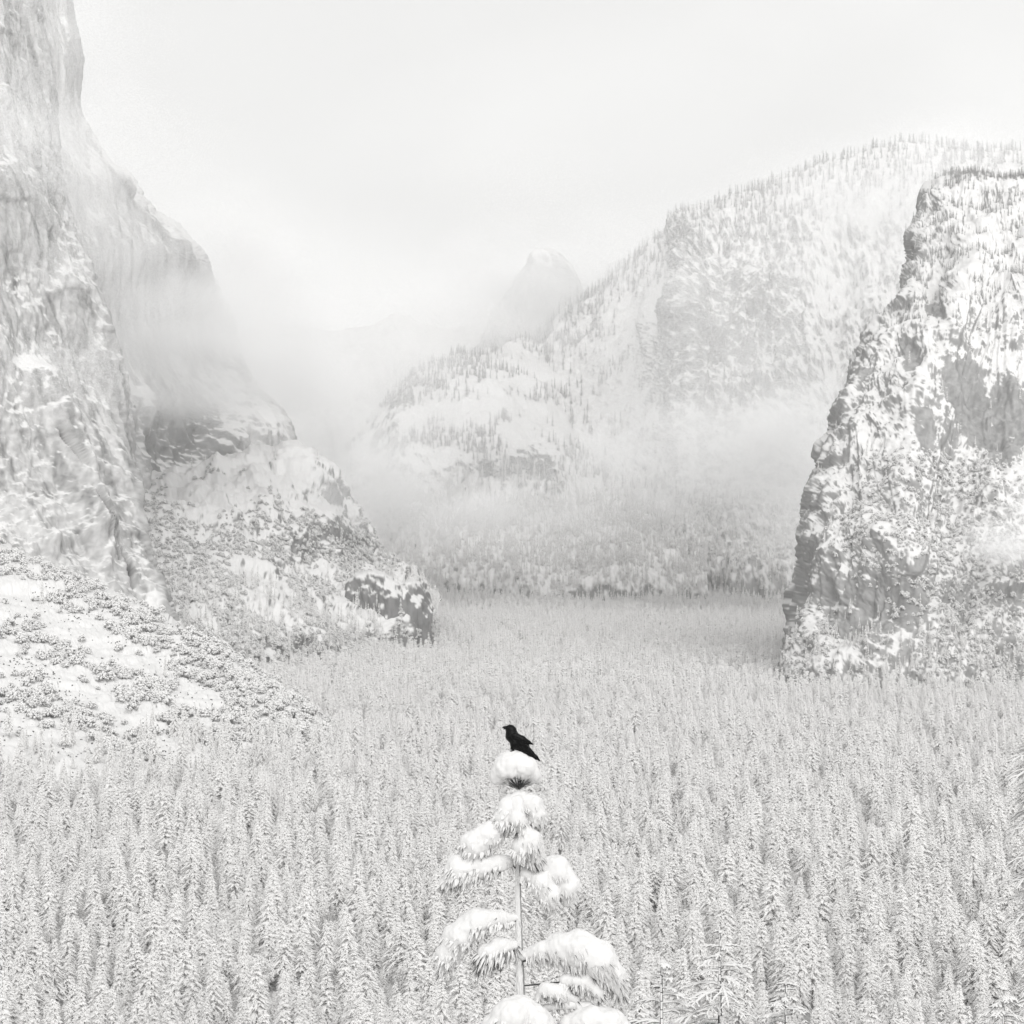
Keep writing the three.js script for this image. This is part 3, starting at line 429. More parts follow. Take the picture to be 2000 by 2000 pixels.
slopeStuff('bench_brush', 'snowy brush covering the left bench below the wall', 'brush', 'shrubs', onSheet('bench', 6000, 6, (X, Y, p) => clamp(smooth(0.0, 0.3, fbm(p.x / 50 + p.y / 60, p.y / 60, p.z / 90, 3) + smooth(960, 1080, Y) * 0.5 + 0.3 * smooth(420, 300, X) - 0.2) * smooth(925, 955, Y)) * (bump(X, Y, 765, 1180, 130, 60) > 0.05 ? 0 : 1), bushy(0.6, 1.4)));
slopeStuff('cliff_brush', 'snowy brush and small trees on the ledges of the right cliff', 'brush', 'shrubs', [
  ...onSheet('cliff', 2600, 8, (X, Y, p, n) => X > 2100 ? 0 : clamp((smooth(0.0, 0.3, bump(X, Y, 1850, 1050, 260, 210)) * 0.9 + smooth(1180, 1260, Y) * (X > 1780 || X < 1640 ? 1 : 0.1)) * smooth(0.0, 0.3, n.y)), bushy(0.5, 1.2)),
]);
slopeStuff('cliff_trees', 'small snowy conifers at the foot of the right cliff', 'forest', 'far', onSheet('cliff', 700, 9, (X, Y, p, n) => X > 2100 ? 0 : clamp(smooth(1200, 1290, Y) * 0.6 + 0.03 * smooth(0.1, 0.4, n.y)), stand(0.2, 0.55)));
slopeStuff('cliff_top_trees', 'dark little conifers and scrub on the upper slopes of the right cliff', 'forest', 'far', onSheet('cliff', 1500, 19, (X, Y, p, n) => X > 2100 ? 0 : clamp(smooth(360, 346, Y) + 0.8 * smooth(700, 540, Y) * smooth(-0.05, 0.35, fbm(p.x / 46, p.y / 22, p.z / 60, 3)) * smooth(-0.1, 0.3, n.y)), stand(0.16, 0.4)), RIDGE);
{ // brush band on the near talus: each bush a thing
  const list = onSheet('talus', 2300, 12, (X, Y, p) => {
    if (X < -60 || X > 720) return 0;
    const e = Y - (1070 + 0.42 * X + 0.00022 * X * X), ragged = fbm(p.x / 45, p.y / 30, p.z / 45, 3), f = e + 26 * ragged;
    const band = smooth(-30, 0, f) * smooth(64, 44, f) + smooth(116, 132, f) * smooth(196, 172, f) * smooth(-0.3, 0.1, ragged + 0.2) + smooth(236, 250, f) * smooth(330, 300, f) * smooth(420, 150, X) + smooth(400, 470, X + 20 * ragged) * 0.9;
    return clamp(band * smooth(-0.5, 0.2, fbm(p.x / 22, 4.1, p.z / 26, 2) + 0.15)) + 0.012;
  }, (p, r, X, Y) => ({ p, h: 0.7 + 0.8 * r() + 0.7 * r() * r(), turn: r() * 6.28, X, Y }));
  const kept = list.filter((l) => l.X > 0).sort((a, b) => b.h - a.h), ones = kept.slice(0, 300), rest = list.filter((l) => !ones.includes(l));
  const parts = shrubs.map((t) => ({ bark: t.geo('bark'), leaf: t.geo('leaf'), snow: t.geo('snow') }));
  ones.forEach((l, i) => {
    const g = group('snowy_shrub', l.p.clone().setY(l.p.y - 0.5)), k = parts[i % 4]; g.rotation.y = l.turn; g.scale.set(l.h, l.h * 1.45, l.h);
    mesh('stem', k.bark, M.bark, g); const c = mesh('foliage', k.leaf, M.frostLeaf, g); mesh('snow_cap', k.snow, M.snow, c);
    const e = l.Y - (1070 + 0.42 * l.X + 0.00022 * l.X * l.X), where = l.X > 560 ? ['at the last foot of the talus slope', 'last foot'] : l.X > 400 ? [e < 80 ? 'on the crest of the talus slope near its low end' : 'below the crest near the low end of the talus', e < 80 ? 'low crest' : 'low end'] : e < 80 ? ['along the top edge of the talus slope', 'top edge'] : ['in the lower brush band of the talus slope', 'lower band'];
    const big = l.h > 1.85 ? 'large' : l.h > 1.6 ? 'middling' : 'small'; tag(g, `${big} snow-capped round shrub ${where[0]}`, 'shrub', { group: `${big} shrubs on the talus slope, ${where[1]}` });
  });
  if (rest.length) slopeStuff('talus_brush', 'small snowy brush scattered on the talus slope', 'brush', 'shrubs', rest.map((l) => place(l.p, l.h, l.turn, l.h * 1.45)));
  slopeStuff('talus_trees', 'scattered snowy conifers on the foot of the talus slope', 'forest', 'pines', onSheet('talus', 420, 13, (X, Y, p) => X < -100 ? 0 : clamp(smooth(1400, 1540, Y) * smooth(-0.3, 0.3, fbm(p.x / 60, 1.1, p.z / 60, 2) + 0.2) + 0.008), stand(0.35, 1.0)));
}
// boulders on the talus
function boulder(seed, s) {
  const r = rng(seed), o = r() * 50, planes = Array.from({ length: 7 }, () => { const z = r() * 2 - 0.8, a = r() * 6.28, q = Math.sqrt(Math.max(0, 1 - z * z)); return [Math.cos(a) * q, z, Math.sin(a) * q, 0.6 + 0.3 * r()]; });
  const f = (x, y, z) => { let d = Math.hypot(x, y * 1.15, z) - 1; for (const [a, b, c, e] of planes) d = Math.max(d, a * x + b * y + c * z - e); return d + 0.08 * fbm(x * 2 + o, y * 2, z * 2, 3); };
  return [nets(f, [-1.3, -1.1, -1.3], [1.3, 1.2, 1.3], 0.16), nets((x, y, z) => Math.max(f(x, y - 0.06, z) - 0.05, 0.5 - y + 0.25 * x + 0.25 * fbm(x * 2, 1, z * 2 + o, 2)), [-1.4, -1.1, -1.4], [1.4, 1.4, 1.4], 0.16)];
}
{
  const types = [boulder(1), boulder(2), boulder(3)], s = sheets.talus;
  const near = (X, Y) => { let b = 0, m = 1e9; for (let k = 0; k < s.nx * s.ny; k++) { const q = (s.XY[k * 2] - X) ** 2 + (s.XY[k * 2 + 1] - Y) ** 2; if (q < m) { m = q; b = k; } } return V(s.P[b * 3], s.P[b * 3 + 1], s.P[b * 3 + 2]); };
  const spots = [[345, 1396, 3.6, 'largest dark boulder of the open cluster on the talus slope'], [352, 1388, 3.2, 'flat dark boulder at the top of the open cluster on the talus'], [338, 1410, 3.4, 'lowest dark boulder of the open cluster on the talus slope'], [316, 1394, 1.8, 'small dark boulder just left of the open boulder cluster'], [368, 1397, 1.4, 'small dark boulder just right of the open boulder cluster'],
    [141, 1272, 4.4, 'dark pointed boulder high on the talus above the middle bushes'], [152, 1292, 3.4, 'dark boulder just below the pointed boulder on the talus'], [24, 1354, 3.2, 'dark boulder near the left edge of the talus slope'], [184, 1432, 2.6, 'dark boulder low on the talus, left of the triangular boulder'], [223, 1434, 2.8, 'triangular dark boulder low on the talus slope'], [270, 1440, 2.8, 'dark boulder low on the talus, right of the triangular boulder'], [200, 1446, 2.0, 'small dark boulder under the triangular boulder']];
  spots.forEach(([X, Y, size, label], i) => { const g = group('boulder', near(X, Y)); g.position.y += size * 0.25; g.rotation.y = i * 1.9; g.scale.set(size * 1.25, size * 0.8, size); mesh('stone', types[i % 3][0], M.rockDark, g); mesh('snow_cap', types[i % 3][1], M.snow, g); tag(g, label, 'boulder', { group: 'boulders on the talus slope' }); });
  const small = onSheet('talus', 4200, 21, (X, Y, p) => clamp(smooth(-0.1, 0.6, fbm(p.x / 40, 1.1, p.z / 50, 3)) * smooth(1100, 1180, Y - 0.2 * X) + 0.05), (p, r) => { p.y += 0.05; return place(p, 0.4 + 1.0 * r() * r(), r() * 6.28, 0.35 + 0.5 * r()); });
  tag(copies('talus_stones', { g: types[0][0] }, M.rockDark, small), 'small dark stones poking through the talus snow', 'stones', { kind: 'stuff' });
}

// ------------------------------------------------------------------ drifting mist: banks of fine flecks, thick at heart and thin at the edge
{
  const r = rng(99), n = 11000, T = new Tris(), gauss = () => (r() + r() + r() + r() - 2) * 1.22;
  for (let i = 0; i < n; i++) {
    const c = V(gauss(), gauss(), gauss()), q = new THREE.Quaternion().setFromEuler(new THREE.Euler(r() * 6, r() * 6, r() * 6)), s = 0.0031, v = [[1, 1, 1], [-1, -1, 1], [-1, 1, -1], [1, -1, -1]].map(([x, y, z]) => V(x, y, z).multiplyScalar(s * 0.577 * 1.6).applyQuaternion(q).add(c));
    T.tri('f', v[0], v[1], v[2]); T.tri('f', v[0], v[3], v[1]); T.tri('f', v[0], v[2], v[3]); T.tri('f', v[1], v[3], v[2]);
  }
  const fleck = T.geo('f');
  // [X, Y, distance, half-width, half-height in pixels, half-depth in metres, puffs, puff radius]
  const bank = (label, seed, blobs) => {
    const r = rng(seed), g = () => (r() + r() + r() - 1.5) * 1.0, list = [];
    for (const [X, Y, d, w, h, dep, count, size] of blobs) for (let i = 0; i < count; i++) {
      const x = X + g() * w, y = Y + g() * h, dd = d + g() * dep; if (noise(x / 60, y / 45, seed) < -0.25) continue;
      const s = size * (0.6 + 0.8 * r()), m = new THREE.Matrix4().compose(at(x, y, dd), new THREE.Quaternion().setFromEuler(new THREE.Euler(0, r() * 6.28, (r() - 0.5) * 0.3)), V(s * 1.5, s * 0.75, s * 1.2)); list.push(m);
    }
    tag(copies('mist_bank', { g: fleck }, M.mist, list), label, 'mist', { kind: 'stuff' });
  };
  bank('pale mist lying between the near cliff and the far ridge', 1, [[1440, 880, 3700, 270, 130, 300, 200, 42], [1320, 930, 3700, 220, 80, 260, 60, 40], [1540, 850, 3600, 110, 140, 220, 70, 38], [1560, 1020, 3500, 80, 80, 200, 25, 34]]);
  bank('low mist drifting across the middle of the valley', 2, [[880, 1010, 3900, 230, 60, 220, 80, 34], [760, 960, 3800, 120, 100, 220, 80, 36], [1090, 990, 4000, 170, 40, 200, 30, 30], [720, 890, 4000, 110, 120, 240, 80, 38]]);
  bank('cloud clinging to the receding left wall', 3, [[380, 690, 2650, 170, 110, 120, 190, 24], [290, 640, 2480, 100, 170, 60, 50, 20], [480, 620, 3000, 100, 190, 160, 140, 28], [440, 480, 3300, 130, 120, 160, 60, 30], [560, 720, 3600, 100, 130, 220, 120, 36], [430, 790, 2700, 100, 34, 90, 36, 16], [660, 950, 2850, 90, 80, 90, 50, 20]]);
  bank('bright cloud filling the head of the valley', 4, [[600, 700, 5400, 260, 160, 300, 110, 70], [830, 630, 6000, 320, 70, 300, 45, 70], [1060, 600, 6350, 240, 130, 120, 260, 60]]);
  bank('thin mist at the right edge below the dark wall', 5, [[1985, 1060, 1960, 60, 60, 60, 40, 13], [2010, 990, 1960, 40, 40, 60, 20, 13]]);
  bank('thin veil of mist flecks paling the upper left wall', 6, [[80, 120, 1950, 200, 260, 150, 70, 28], [230, 420, 2300, 220, 240, 100, 70, 28], [100, 600, 1900, 220, 220, 100, 20, 28]]);  // haze veil added as flecks to lighten the wall behind it
  bank('thin veil of mist flecks paling the far right ridge', 7, [[1450, 640, 4100, 460, 260, 200, 150, 60], [1780, 400, 4300, 280, 130, 200, 110, 60], [900, 820, 4500, 260, 160, 200, 80, 60]]);  // added haze flecks, whitening the ridge and shoulder behind
}

// ------------------------------------------------------------------ nearer snow-hung pines at the lower right
function snowyBough(parent, o, dir, L, r, { up = 0.1, droop = 0.35, thick = 0.12, side = 5 } = {}) {
  // a bough with side twigs: bark below, a rounded ridge of snow above
  const bark = new Tris(), snow = new Tris(), needle = new Tris();
  const run = (a, az, l, th, depth) => {
    const n = 6, pts = []; let bend = (r() - 0.5) * 0.5;
    for (let i = 0; i <= n; i++) { const q = i / n; pts.push(V(a.x + Math.cos(az + bend * q) * l * q, a.y + up * l * q - droop * l * q * q + (r() - 0.5) * 0.03 * l, a.z + Math.sin(az + bend * q) * l * q)); }
    const ring = (p, q, rad, lift, flat, m) => { const sx = -Math.sin(az), sz = Math.cos(az), out = []; for (let k = 0; k < m; k++) { const t = k / m * 6.2832; out.push(V(p.x + sx * Math.cos(t) * rad, p.y + lift + Math.sin(t) * rad * flat, p.z + sz * Math.cos(t) * rad)); } return out; };
    let lb = null, ls = null;
    for (let i = 0; i <= n; i++) {
      const q = i / n, rb = th * 0.3 * (1 - 0.8 * q), rs = th * (0.55 + 0.7 * r()) * (i === n ? 0.35 : 1) * (i === 0 ? 0.6 : 1);
      const b = ring(pts[i], q, rb, 0, 1, 4), s = ring(pts[i], q, rs, rb + rs * 0.45, 0.75, 7);
      if (lb) { for (let k = 0; k < 4; k++) bark.quad('x', lb[k], lb[(k + 1) % 4], b[(k + 1) % 4], b[k]); for (let k = 0; k < 7; k++) snow.quad('x', ls[k], ls[(k + 1) % 7], s[(k + 1) % 7], s[k]); }
      else { for (let k = 1; k < 6; k++) snow.tri('x', s[0], s[k], s[k + 1]); }
      if (i === n) for (let k = 1; k < 6; k++) snow.tri('x', s[0], s[k + 1], s[k]);
      lb = b; ls = s;
      if (i > 1) for (let k = 0; k < 5; k++) { const t = r() * 6.28, e = V(pts[i].x + Math.cos(t) * th * 1.6, pts[i].y - th * (0.6 + 1.2 * r()), pts[i].z + Math.sin(t) * th * 1.6), wv = th * 0.09; needle.tri('x', V(pts[i].x - wv, pts[i].y, pts[i].z), V(pts[i].x + wv, pts[i].y, pts[i].z + wv), e); }
    }
    if (depth > 0) for (let k = 0; k < side; k++) { const q = 0.3 + 0.65 * (k + r()) / side, i = Math.min(n - 1, Math.floor(q * n)); run(pts[i], az + (k % 2 ? 1 : -1) * (0.5 + 0.5 * r()), l * (0.28 + 0.25 * r()) * (1.2 - 0.6 * q), th * 0.7, depth - 1); }
  };
  run(o, dir, L, thick, 1);
  const b = mesh('branch', bark.geo('x'), M.bark, parent); mesh('snow', snow.geo('x'), M.snow, b); mesh('needles', needle.geo('x'), M.needle, b);
}
function nearPine(X, top, d, label, seed, { span, gap = 0.55, from = 0, sides = null, bare = 0 }) {
  const r = rng(seed), tip = at(X, top, d), base = groundHeight(tip.x, tip.z), H = tip.y - base, g = group('near_pine', V(tip.x, base, tip.z)), T = new Tris();
  trunk(T, H, 0.2 + 0.012 * H, 9); mesh('trunk', T.geo('bark'), M.bark, g);
  const S = new Tris(); for (let i = 0; i < 26; i++) { const y = H - 0.2 - i * 0.5, w = (0.2 + 0.012 * H) * (1 - 0.93 * y / H) * 1.05 + 0.02, a = 1.2 + 0.9 * (r() - 0.5); for (let k = 0; k < 3; k++) { const t = a + k * 0.35, t2 = t + 0.35; S.quad('x', V(Math.cos(t) * w, y, Math.sin(t) * w), V(Math.cos(t2) * w, y, Math.sin(t2) * w), V(Math.cos(t2) * w * 1.05, y + 0.45, Math.sin(t2) * w * 1.05), V(Math.cos(t) * w * 1.05, y + 0.45, Math.sin(t) * w * 1.05)); } }
  mesh('trunk_snow', S.geo('x'), M.snow, g);
  for (let y = 0.15 + from; y < H * 0.75 && y < 34; y += gap * (0.7 + 0.6 * r())) { const L = Math.min(span, 0.5 + y * 0.62) * (0.65 + 0.5 * r()), n = r() < 0.5 ? 2 : 3; for (let k = 0; k < n; k++) { const az = sides ? sides[0] + (sides[1] - sides[0]) * r() : r() * 6.2832; snowyBough(g, V(0, H - y, 0), az, L, r, { up: Math.max(0.02, 0.28 - 0.03 * y), droop: 0.25 + 0.35 * r(), thick: 0.07 + 0.012 * L, side: 8 }); } }
  tag(g, label, 'pine tree');
}
nearPine(1406, 1816, 150, 'open-branched snowy pine at the bottom edge, right of the raven tree', 5, { span: 4.6, gap: 0.5 });
nearPine(1535, 1918, 140, 'snowy pine top low at the bottom edge, right of the open-branched pine', 6, { span: 4, gap: 0.45 });
nearPine(1292, 1880, 120, 'snowy pine with long bare boughs just right of the raven tree', 7, { span: 4.2, gap: 0.5 });
nearPine(2068, 1330, 190, 'snow-hung pine reaching in from the right edge', 8, { span: 4.6, gap: 0.6, from: 2.5, sides: [1.9, 4.4] });
nearPine(1960, 1925, 120, 'snowy pine top in the lower right corner', 9, { span: 3.6, gap: 0.42 });

// ------------------------------------------------------------------ the young pine under the raven
const D0 = 22.5, U = D0 / F, hero = (X, Y, z = 0) => at(X, Y, D0 - z * U);   // z in photograph pixels towards the viewer
{
  const r = rng(5150), foot = hero(1022, 2600), gy = groundHeight(foot.x, foot.z), tree = group('young_pine', V(foot.x, gy, foot.z)), off = tree.position;
  tag(tree, 'young pine bowed under thick snow, the raven perched on its tip', 'pine tree');
  const loc = (X, Y, z) => hero(X, Y, z).sub(off), T = new Tris();
  // trunk: bark with a strip of plastered snow on its left
  const line = [[1013, 1542, 2.6], [1013, 1600, 3.4], [1012, 1700, 4.6], [1013, 1780, 5.6], [1015, 1860, 6.6], [1018, 1950, 7.8], [1021, 2100, 9.5], [1024, 2300, 12], [1026, 2620, 16]];
  const tube = (pts, rad, sides, m, a0 = 0, a1 = 6.2832, k = 1, rough = 0) => { let last = null; pts.forEach((p, i) => { const ring = []; for (let j = 0; j <= sides; j++) { const a = a0 + (a1 - a0) * j / sides, q = rad[i] * k * (1 + rough * noise(j * 1.7, i * 0.9, k * 9)); ring.push(V(p.x + Math.cos(a) * q, p.y, p.z + Math.sin(a) * q)); } if (last) for (let j = 0; j < sides; j++) T.quad(m, last[j], ring[j], ring[j + 1], last[j + 1]); last = ring; }); };
  const dense = []; for (let i = 0; i < line.length - 1; i++) for (let k = 0; k < 10; k++) { const q = k / 10; dense.push([lerp(line[i][0], line[i + 1][0], q), lerp(line[i][1], line[i + 1][1], q), lerp(line[i][2], line[i + 1][2], q)]); } dense.push(line[line.length - 1]);
  const pts = dense.map(([x, y]) => loc(x, y, 0)), rad = dense.map((q) => q[2] * U);
  tube(pts, rad, 12, 'bark', 0, 6.2832, 1, 0.12); tube(pts, rad, 9, 'snow', 1.05, 3.2, 1.2, 0.24);
  mesh('trunk', T.geo('bark'), M.frostBark, tree); mesh('trunk_snow', T.geo('snow'), M.snow, tree);
  const strand = (S, m, a, b, w) => { const d = b.clone().sub(a), s1 = V(d.z, 0, -d.x); if (s1.length() < 1e-5) s1.set(1, 0, 0); s1.normalize().multiplyScalar(w); const s2 = V().crossVectors(d, s1).normalize().multiplyScalar(w), mid = a.clone().lerp(b, 0.4), k = [mid.clone().add(s1), mid.clone().addScaledVector(s1, -0.5).addScaledVector(s2, 0.87), mid.clone().addScaledVector(s1, -0.5).addScaledVector(s2, -0.87)]; for (let i = 0; i < 3; i++) { S.tri(m, a, k[i], k[(i + 1) % 3]); S.tri(m, b, k[(i + 1) % 3], k[i]); } };
  // boughs: [X, Y, z, snow radius] along each; len = needles' length in pixels
  const boughs = [
    { name: 'top_tuft', chain: [[1006, 1490, 0, 26], [986, 1499, 4, 23], [1028, 1499, 2, 22], [972, 1514, 0, 13], [1044, 1514, 0, 12], [1008, 1500, -14, 24], [992, 1506, 14, 12], [1024, 1505, 14, 11], [966, 1524, -2, 7], [1050, 1524, -4, 7], [980, 1522, -14, 12], [1036, 1522, -14, 12]], loose: true, len: 20, n: 90, dark: 0.35, fan: [1013, 1546] },
    { chain: [[1009, 1556, 6, 9], [996, 1574, 13, 17], [983, 1598, 17, 16], [974, 1616, 16, 8]], len: 34, n: 170, dark: 0.22 },
    { chain: [[1019, 1556, 2, 9], [1037, 1572, 6, 18], [1047, 1594, 8, 16], [1051, 1612, 8, 8]], len: 26, n: 120, dark: 0.3 },
    { chain: [[1011, 1566, 20, 12], [1011, 1598, 26, 14], [1020, 1620, 28, 12]], len: 34, n: 130, dark: 0.25 },
    { chain: [[990, 1606, 8, 13], [957, 1630, 12, 21], [926, 1652, 12, 24], [911, 1676, 10, 13]], len: 30, n: 220, dark: 0.4 },
    { chain: [[1020, 1620, 24, 14], [1034, 1644, 27, 21], [1042, 1672, 24, 16], [1016, 1656, 30, 13]], loose: true, len: 36, n: 240, dark: 0.35 },
    { chain: [[988, 1684, 6, 13], [940, 1692, 11, 19], [896, 1700, 11, 25], [872, 1722, 8, 13]], len: 34, n: 300, dark: 0.5 },
    { chain: [[1040, 1690, -6, 13], [1084, 1700, -4, 25], [1105, 1730, -4, 22], [1108, 1758, -5, 12]], len: 26, n: 170, dark: 0.12 },
    { chain: [[1030, 1708, 14, 11], [1058, 1724, 17, 20], [1074, 1750, 17, 19], [1084, 1768, 15, 9]], len: 28, n: 200, dark: 0.25 },
    { chain: [[1009, 1791, 2, 6], [975, 1792, 8, 12], [930, 1800, 11, 21], [893, 1830, 11, 23], [872, 1866, 9, 17], [861, 1894, 7, 7]], len: 34, n: 330, dark: 0.3, wood: true },
    { chain: [[1004, 1846, 10, 7], [975, 1850, 16, 15], [951, 1862, 18, 15], [940, 1878, 18, 9]], len: 56, n: 300, dark: 1.05 },
    { chain: [[1022, 1868, 4, 8], [1055, 1856, 8, 13], [1095, 1850, 10, 23], [1130, 1854, 12, 30], [1168, 1874, 12, 31], [1197, 1905, 10, 21], [1211, 1938, 8, 10]], len: 42, n: 460, dark: 0.35, wood: true },
    { chain: [[1105, 1914, 20, 10], [1140, 1918, 23, 15], [1166, 1938, 21, 11]], len: 32, n: 170, dark: 0.5 },
    { chain: [[1044, 1958, 18, 5], [1066, 1930, 23, 10], [1094, 1940, 23, 13], [1122, 1952, 21, 8]], len: 26, n: 130, dark: 0.5, wood: true },
    { chain: [[1052, 1972, 12, 5], [1110, 1960, 19, 8], [1150, 1968, 20, 8], [1190, 1984, 20, 7]], len: 18, n: 60, dark: 0.5, wood: true },
    { chain: [[1112, 2000, 24, 16], [1150, 1992, 26, 24], [1190, 2000, 26, 25], [1222, 2020, 22, 18]], len: 34, n: 200, dark: 0.3 },
    { chain: [[1022, 1962, 40, 17], [1000, 1984, 48, 30], [972, 2012, 44, 27], [950, 2040, 40, 16]], len: 34, n: 120, dark: 0.3 },
    { chain: [[1030, 1970, 44, 17], [1050, 2000, 48, 26], [1070, 2030, 44, 24]], len: 34, n: 120, dark: 0.3 },
    { chain: [[1015, 2130, 6, 12], [960, 2150, 12, 28], [900, 2200, 12, 34], [860, 2270, 8, 18]], len: 40, n: 120, dark: 0.4, wood: true },
    { chain: [[1030, 2170, 6, 12], [1090, 2190, 12, 30], [1160, 2240, 12, 34], [1200, 2310, 8, 18]], len: 40, n: 120, dark: 0.4, wood: true },
    { chain: [[1020, 2230, 20, 14], [1010, 2300, 60, 34], [990, 2370, 70, 26]], len: 40, n: 120, dark: 0.4, wood: true },
  ];
  boughs.forEach((b, bi) => {
    const c = b.chain.map(([X, Y, z, q]) => ({ p: loc(X, Y, z), r: q * U * (b.fan ? 1 : 1.17) })), lo = [1e9, 1e9, 1e9], hi = [-1e9, -1e9, -1e9];
    for (const { p, r: q } of c) { const a = p.toArray(); for (let k = 0; k < 3; k++) { lo[k] = Math.min(lo[k], a[k] - q * 1.5 - 0.03); hi[k] = Math.max(hi[k], a[k] + q * 1.5 + 0.03); } }
    const field = (x, y, z) => {
      let d = 1e9;
      if (b.loose) for (const s of c) d = smin(d, Math.hypot(x - s.p.x, y - s.p.y, z - s.p.z) - s.r, 0.07);
      else for (let i = 0; i < c.length - 1; i++) d = smin(d, cone(x, y, z, c[i].p, c[i + 1].p, c[i].r, c[i + 1].r), 0.05);
      return d + 0.018 * noise(x * 9, y * 7 + bi, z * 9) + 0.009 * noise(x * 26, y * 15, z * 26 + bi) + 0.004 * noise(x * 70, y * 30, z * 70);
    };
    const g = nets(field, lo, hi, 0.0135), P = g.attributes.position, snow = g, S = new Tris(), nm = V(0, 0, 0), end = c[c.length - 1].p, start = c[0].p;
    // needles and snowy locks hang from the lower skin
    const low = []; for (let k = 0; k < P.count; k++) if (g.attributes.normal.getY(k) < 0.25) low.push(k);
    const len = b.len * U * 0.6, fan = b.fan && loc(...b.fan, 0);
    for (let i = 0; i < b.n && low.length; i++) {
      const k = low[Math.floor(r() * low.length)], p = V(P.getX(k), P.getY(k), P.getZ(k)); nm.fromBufferAttribute(g.attributes.normal, k);
      const out = V(p.x - start.x, 0, p.z - start.z); out.lengthSq() > 1e-6 && out.normalize();
      if (fan) { if (p.y - fan.y < 0.03) continue; const root = fan.clone().add(V((r() - 0.5) * 0.02, r() * 0.06, (r() - 0.5) * 0.02)); strand(S, 'needle', root, p.clone().lerp(root, 0.02).addScaledVector(nm, -0.01), 0.0022); if (r() < 0.5) strand(S, 'snow', root.clone().lerp(p, 0.35), p, 0.005 + 0.004 * r()); continue; }
      const e = p.clone().addScaledVector(nm, len * 0.22 * r()).addScaledVector(out, len * (0.1 + 0.35 * r())).add(V((r() - 0.5) * len * 0.2, -len * (0.45 + 0.6 * r()), (r() - 0.5) * len * 0.2));
      p.addScaledVector(nm, -0.025);
      if (r() < b.dark * 0.55) for (let q = 0; q < 2; q++) strand(S, 'needle', p, e.clone().add(V((r() - 0.5) * len * 0.35, (r() - 0.5) * len * 0.2, (r() - 0.5) * len * 0.35)), 0.0028);
      else strand(S, 'snow', p, e.lerp(p, 0.15), 0.011 + 0.015 * r());
    }
    // dark needle fans under the snow
    const inner = Math.round(b.n * 0.9 * (b.fan ? 1.6 : 0.6 * b.dark + 0.1));
    for (let i = 0; i < inner; i++) {
      if (b.fan) { const a = r() * 6.28, q = Math.pow(r(), 0.6), root = fan.clone().add(V(0, r() * 0.05, 0)); strand(S, 'needle', root, root.clone().add(V(Math.cos(a) * 46 * U * q, (30 + 16 * r()) * U * (1.15 - 0.5 * q), Math.sin(a) * 40 * U * q)), 0.0024); continue; }
      const seg = Math.floor(r() * (c.length - 1)), q = r(), p = c[seg].p.clone().lerp(c[seg + 1].p, q), rr = lerp(c[seg].r, c[seg + 1].r, q), out = V(p.x - start.x, 0, p.z - start.z); out.lengthSq() > 1e-6 && out.normalize();
      p.y -= rr * 0.5; const e = p.clone().addScaledVector(out, len * (0.2 + 0.4 * r())).add(V((r() - 0.5) * len * 0.9, -rr * 0.5 - len * (0.3 + 0.5 * r()), (r() - 0.5) * len * 0.9)); strand(S, 'needle', p, e, 0.0026);
    }
    // the wood of the bough
    const wp = c.map(({ p, r: q }, i) => p.clone().setY(p.y - q * (b.wood ? 0.95 : 0.4))); const anchor = loc(1013 + (c[0].p.x > pts[0].x ? 2 : -2), b.chain[0][1] + 12, 0); if (!b.fan) wp.unshift(anchor); else wp.splice(0, wp.length, fan.clone(), loc(1010, 1510, 0));
    const curve = new THREE.CatmullRomCurve3(wp.slice(0, b.fan ? 2 : Math.max(3, wp.length - 1))), wood = new THREE.TubeGeometry(curve, 24, b.wood ? 0.014 : 0.009, 6);
    const m = mesh(b.name ?? 'bough', wood, M.bark, tree); mesh('snow', snow, M.snow, m);
    if (S.s.snow) mesh('snowy_needles', S.geo('snow'), M.snow, m); if (S.s.needle) mesh('needles', S.geo('needle'), M.needle, m);
  });
}

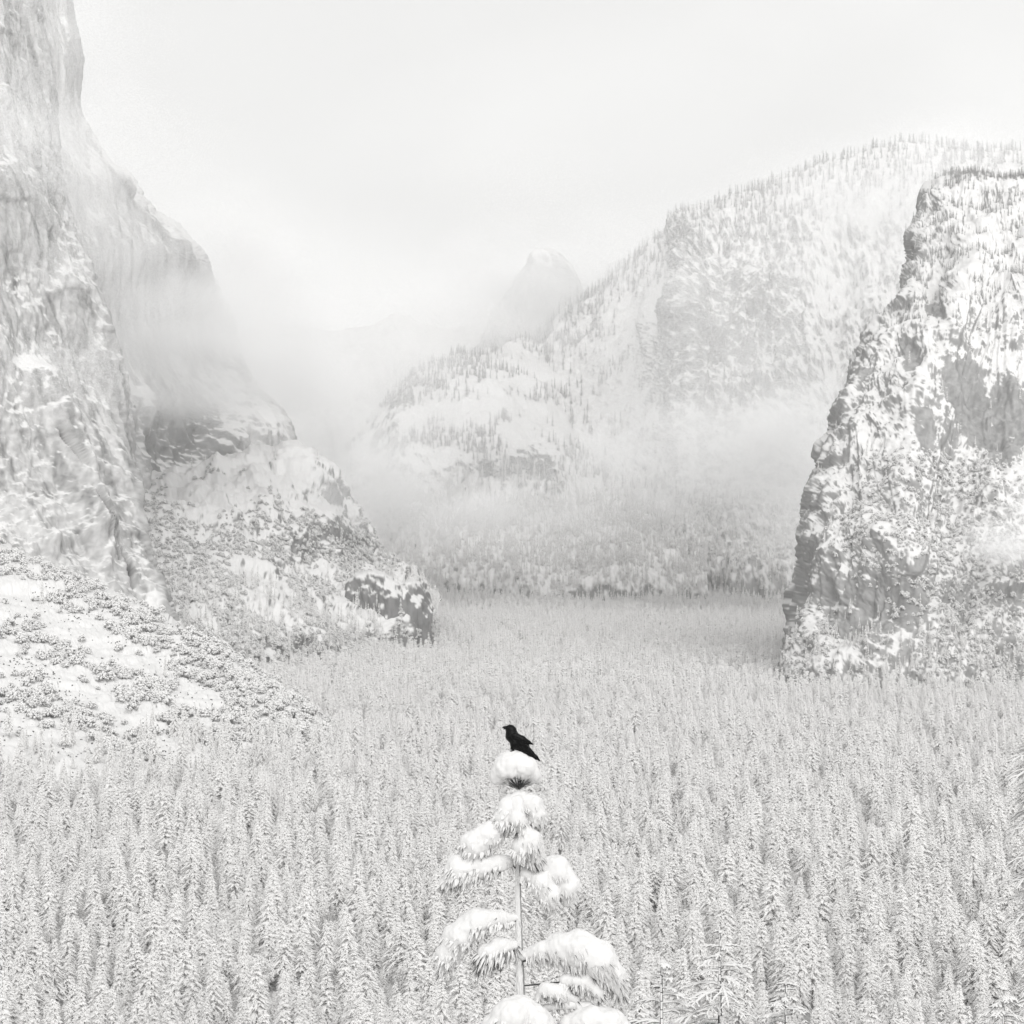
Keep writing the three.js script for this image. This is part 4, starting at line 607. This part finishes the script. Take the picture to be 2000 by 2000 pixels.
// ------------------------------------------------------------------ the raven
{
  const base = hero(1003, 1466.5, 2), g = group('raven', base), q = (X, Y, z) => hero(X, Y, z + 2).sub(base);
  tag(g, 'black raven perched on the snowy tip of the young pine, facing left', 'bird');
  const C = (a, ra, b, rb, flat = 1) => [q(...a), ra * U, q(...b), rb * U, flat];
  const bones = [
    C([997, 1424, 0], 8.6, [999, 1427, 0], 9.2), C([999, 1427, 0], 9.0, [1001, 1438, 0], 11.5), C([1001, 1438, 0], 11.8, [1011, 1449, 0], 13.6), C([1011, 1449, 0], 13.4, [1023, 1461, 0], 11.2), C([1023, 1461, 0], 10.4, [1036, 1472, 0], 5.6),
    C([1034, 1467, 0], 5.2, [1047, 1479, 0], 3.2), C([1047, 1479, 0], 3.2, [1054, 1485.5, 0], 1.6), C([1034, 1471, 0], 4, [1045, 1482, 0], 1.4),
    C([1004, 1453, 6], 8, [1001.5, 1461, 6], 4.6), C([1004, 1453, -6], 8, [1001.5, 1461, -6], 4.6), C([992, 1422, 0], 5, [990, 1421.4, 0], 3.6),
    C([996, 1432, 0], 8, [994, 1438, 0], 6.5),
  ];
  const wings = [1, -1].map((s) => [C([1006, 1437, 9 * s], 6.5, [1020, 1444, 11 * s], 6.8), C([1020, 1444, 11 * s], 6.8, [1032, 1450, 8 * s], 4.2), C([1032, 1450, 8 * s], 4.0, [1040.5, 1453.5, 5 * s], 1.2), C([1014, 1446, 11 * s], 6, [1030, 1460, 8 * s], 3)]);
  const feather = (x, y, z) => 0.0016 * noise(x * 90, y * 90, z * 60) + 0.002 * noise(x * 40 + y * 60, y * 22, z * 40);
  const field = (x, y, z) => {
    let d = 1e9; for (const [a, ra, b, rb] of bones) d = smin(d, cone(x, y, z, a, b, ra, rb), 0.022);
    let w = 1e9; for (const set of wings) for (const [a, ra, b, rb] of set) w = smin(w, cone(x, y, z, a, b, ra, rb), 0.012);
    return smin(d, w, 0.008) + feather(x, y, z);
  };
  const body = mesh('body', nets(field, [-0.13, -0.15, -0.13], [0.33, 0.34, 0.13], 0.0042), M.raven, g);
  const bk = (() => { const a = q(991, 1420.6, 0), t = q(980.8, 1421.6, 0), f = (x, y, z) => { const m = a.clone().lerp(t, 0.6); m.y += 0.004; let d = smin(cone(x, y, z, a, m, 0.018, 0.0125), cone(x, y, z, m, t, 0.0125, 0.003), 0.004); const a2 = a.clone(), t2 = q(983, 1424, 0); a2.y -= 0.013; return Math.min(d, cone(x, y, z, a2, t2, 0.011, 0.003)); }; const lo = t.clone().sub(V(0.02, 0.03, 0.03)), hi = a.clone().add(V(0.03, 0.03, 0.03)); return nets(f, lo.toArray(), hi.toArray(), 0.0022); })();
  mesh('beak', bk, M.beak, g);
  for (const s of [1, -1]) { const e = mesh('eye', new THREE.SphereGeometry(0.0052, 16, 12), M.eye, g); e.position.copy(q(993.2, 1420.4, 7 * s)); }
  for (const s of [1, -1]) {
    const a = q(1002.5, 1461, 6 * s), b = q(1003, 1466.5, 6 * s), leg = (x, y, z) => { let d = cone(x, y, z, a, b, 0.009, 0.007); for (const [dx, dz] of [[-0.035, 0.008], [-0.038, -0.004], [-0.03, -0.016], [0.03, 0]]) d = Math.min(d, cone(x, y, z, b, V(b.x + dx, b.y - 0.003, b.z + dz), 0.0065, 0.003)); return d; };
    mesh('leg', nets(leg, [b.x - 0.06, b.y - 0.03, b.z - 0.05], [b.x + 0.06, a.y + 0.03, b.z + 0.05], 0.003), M.beak, g);
  }
}
renderer.render(scene, camera);
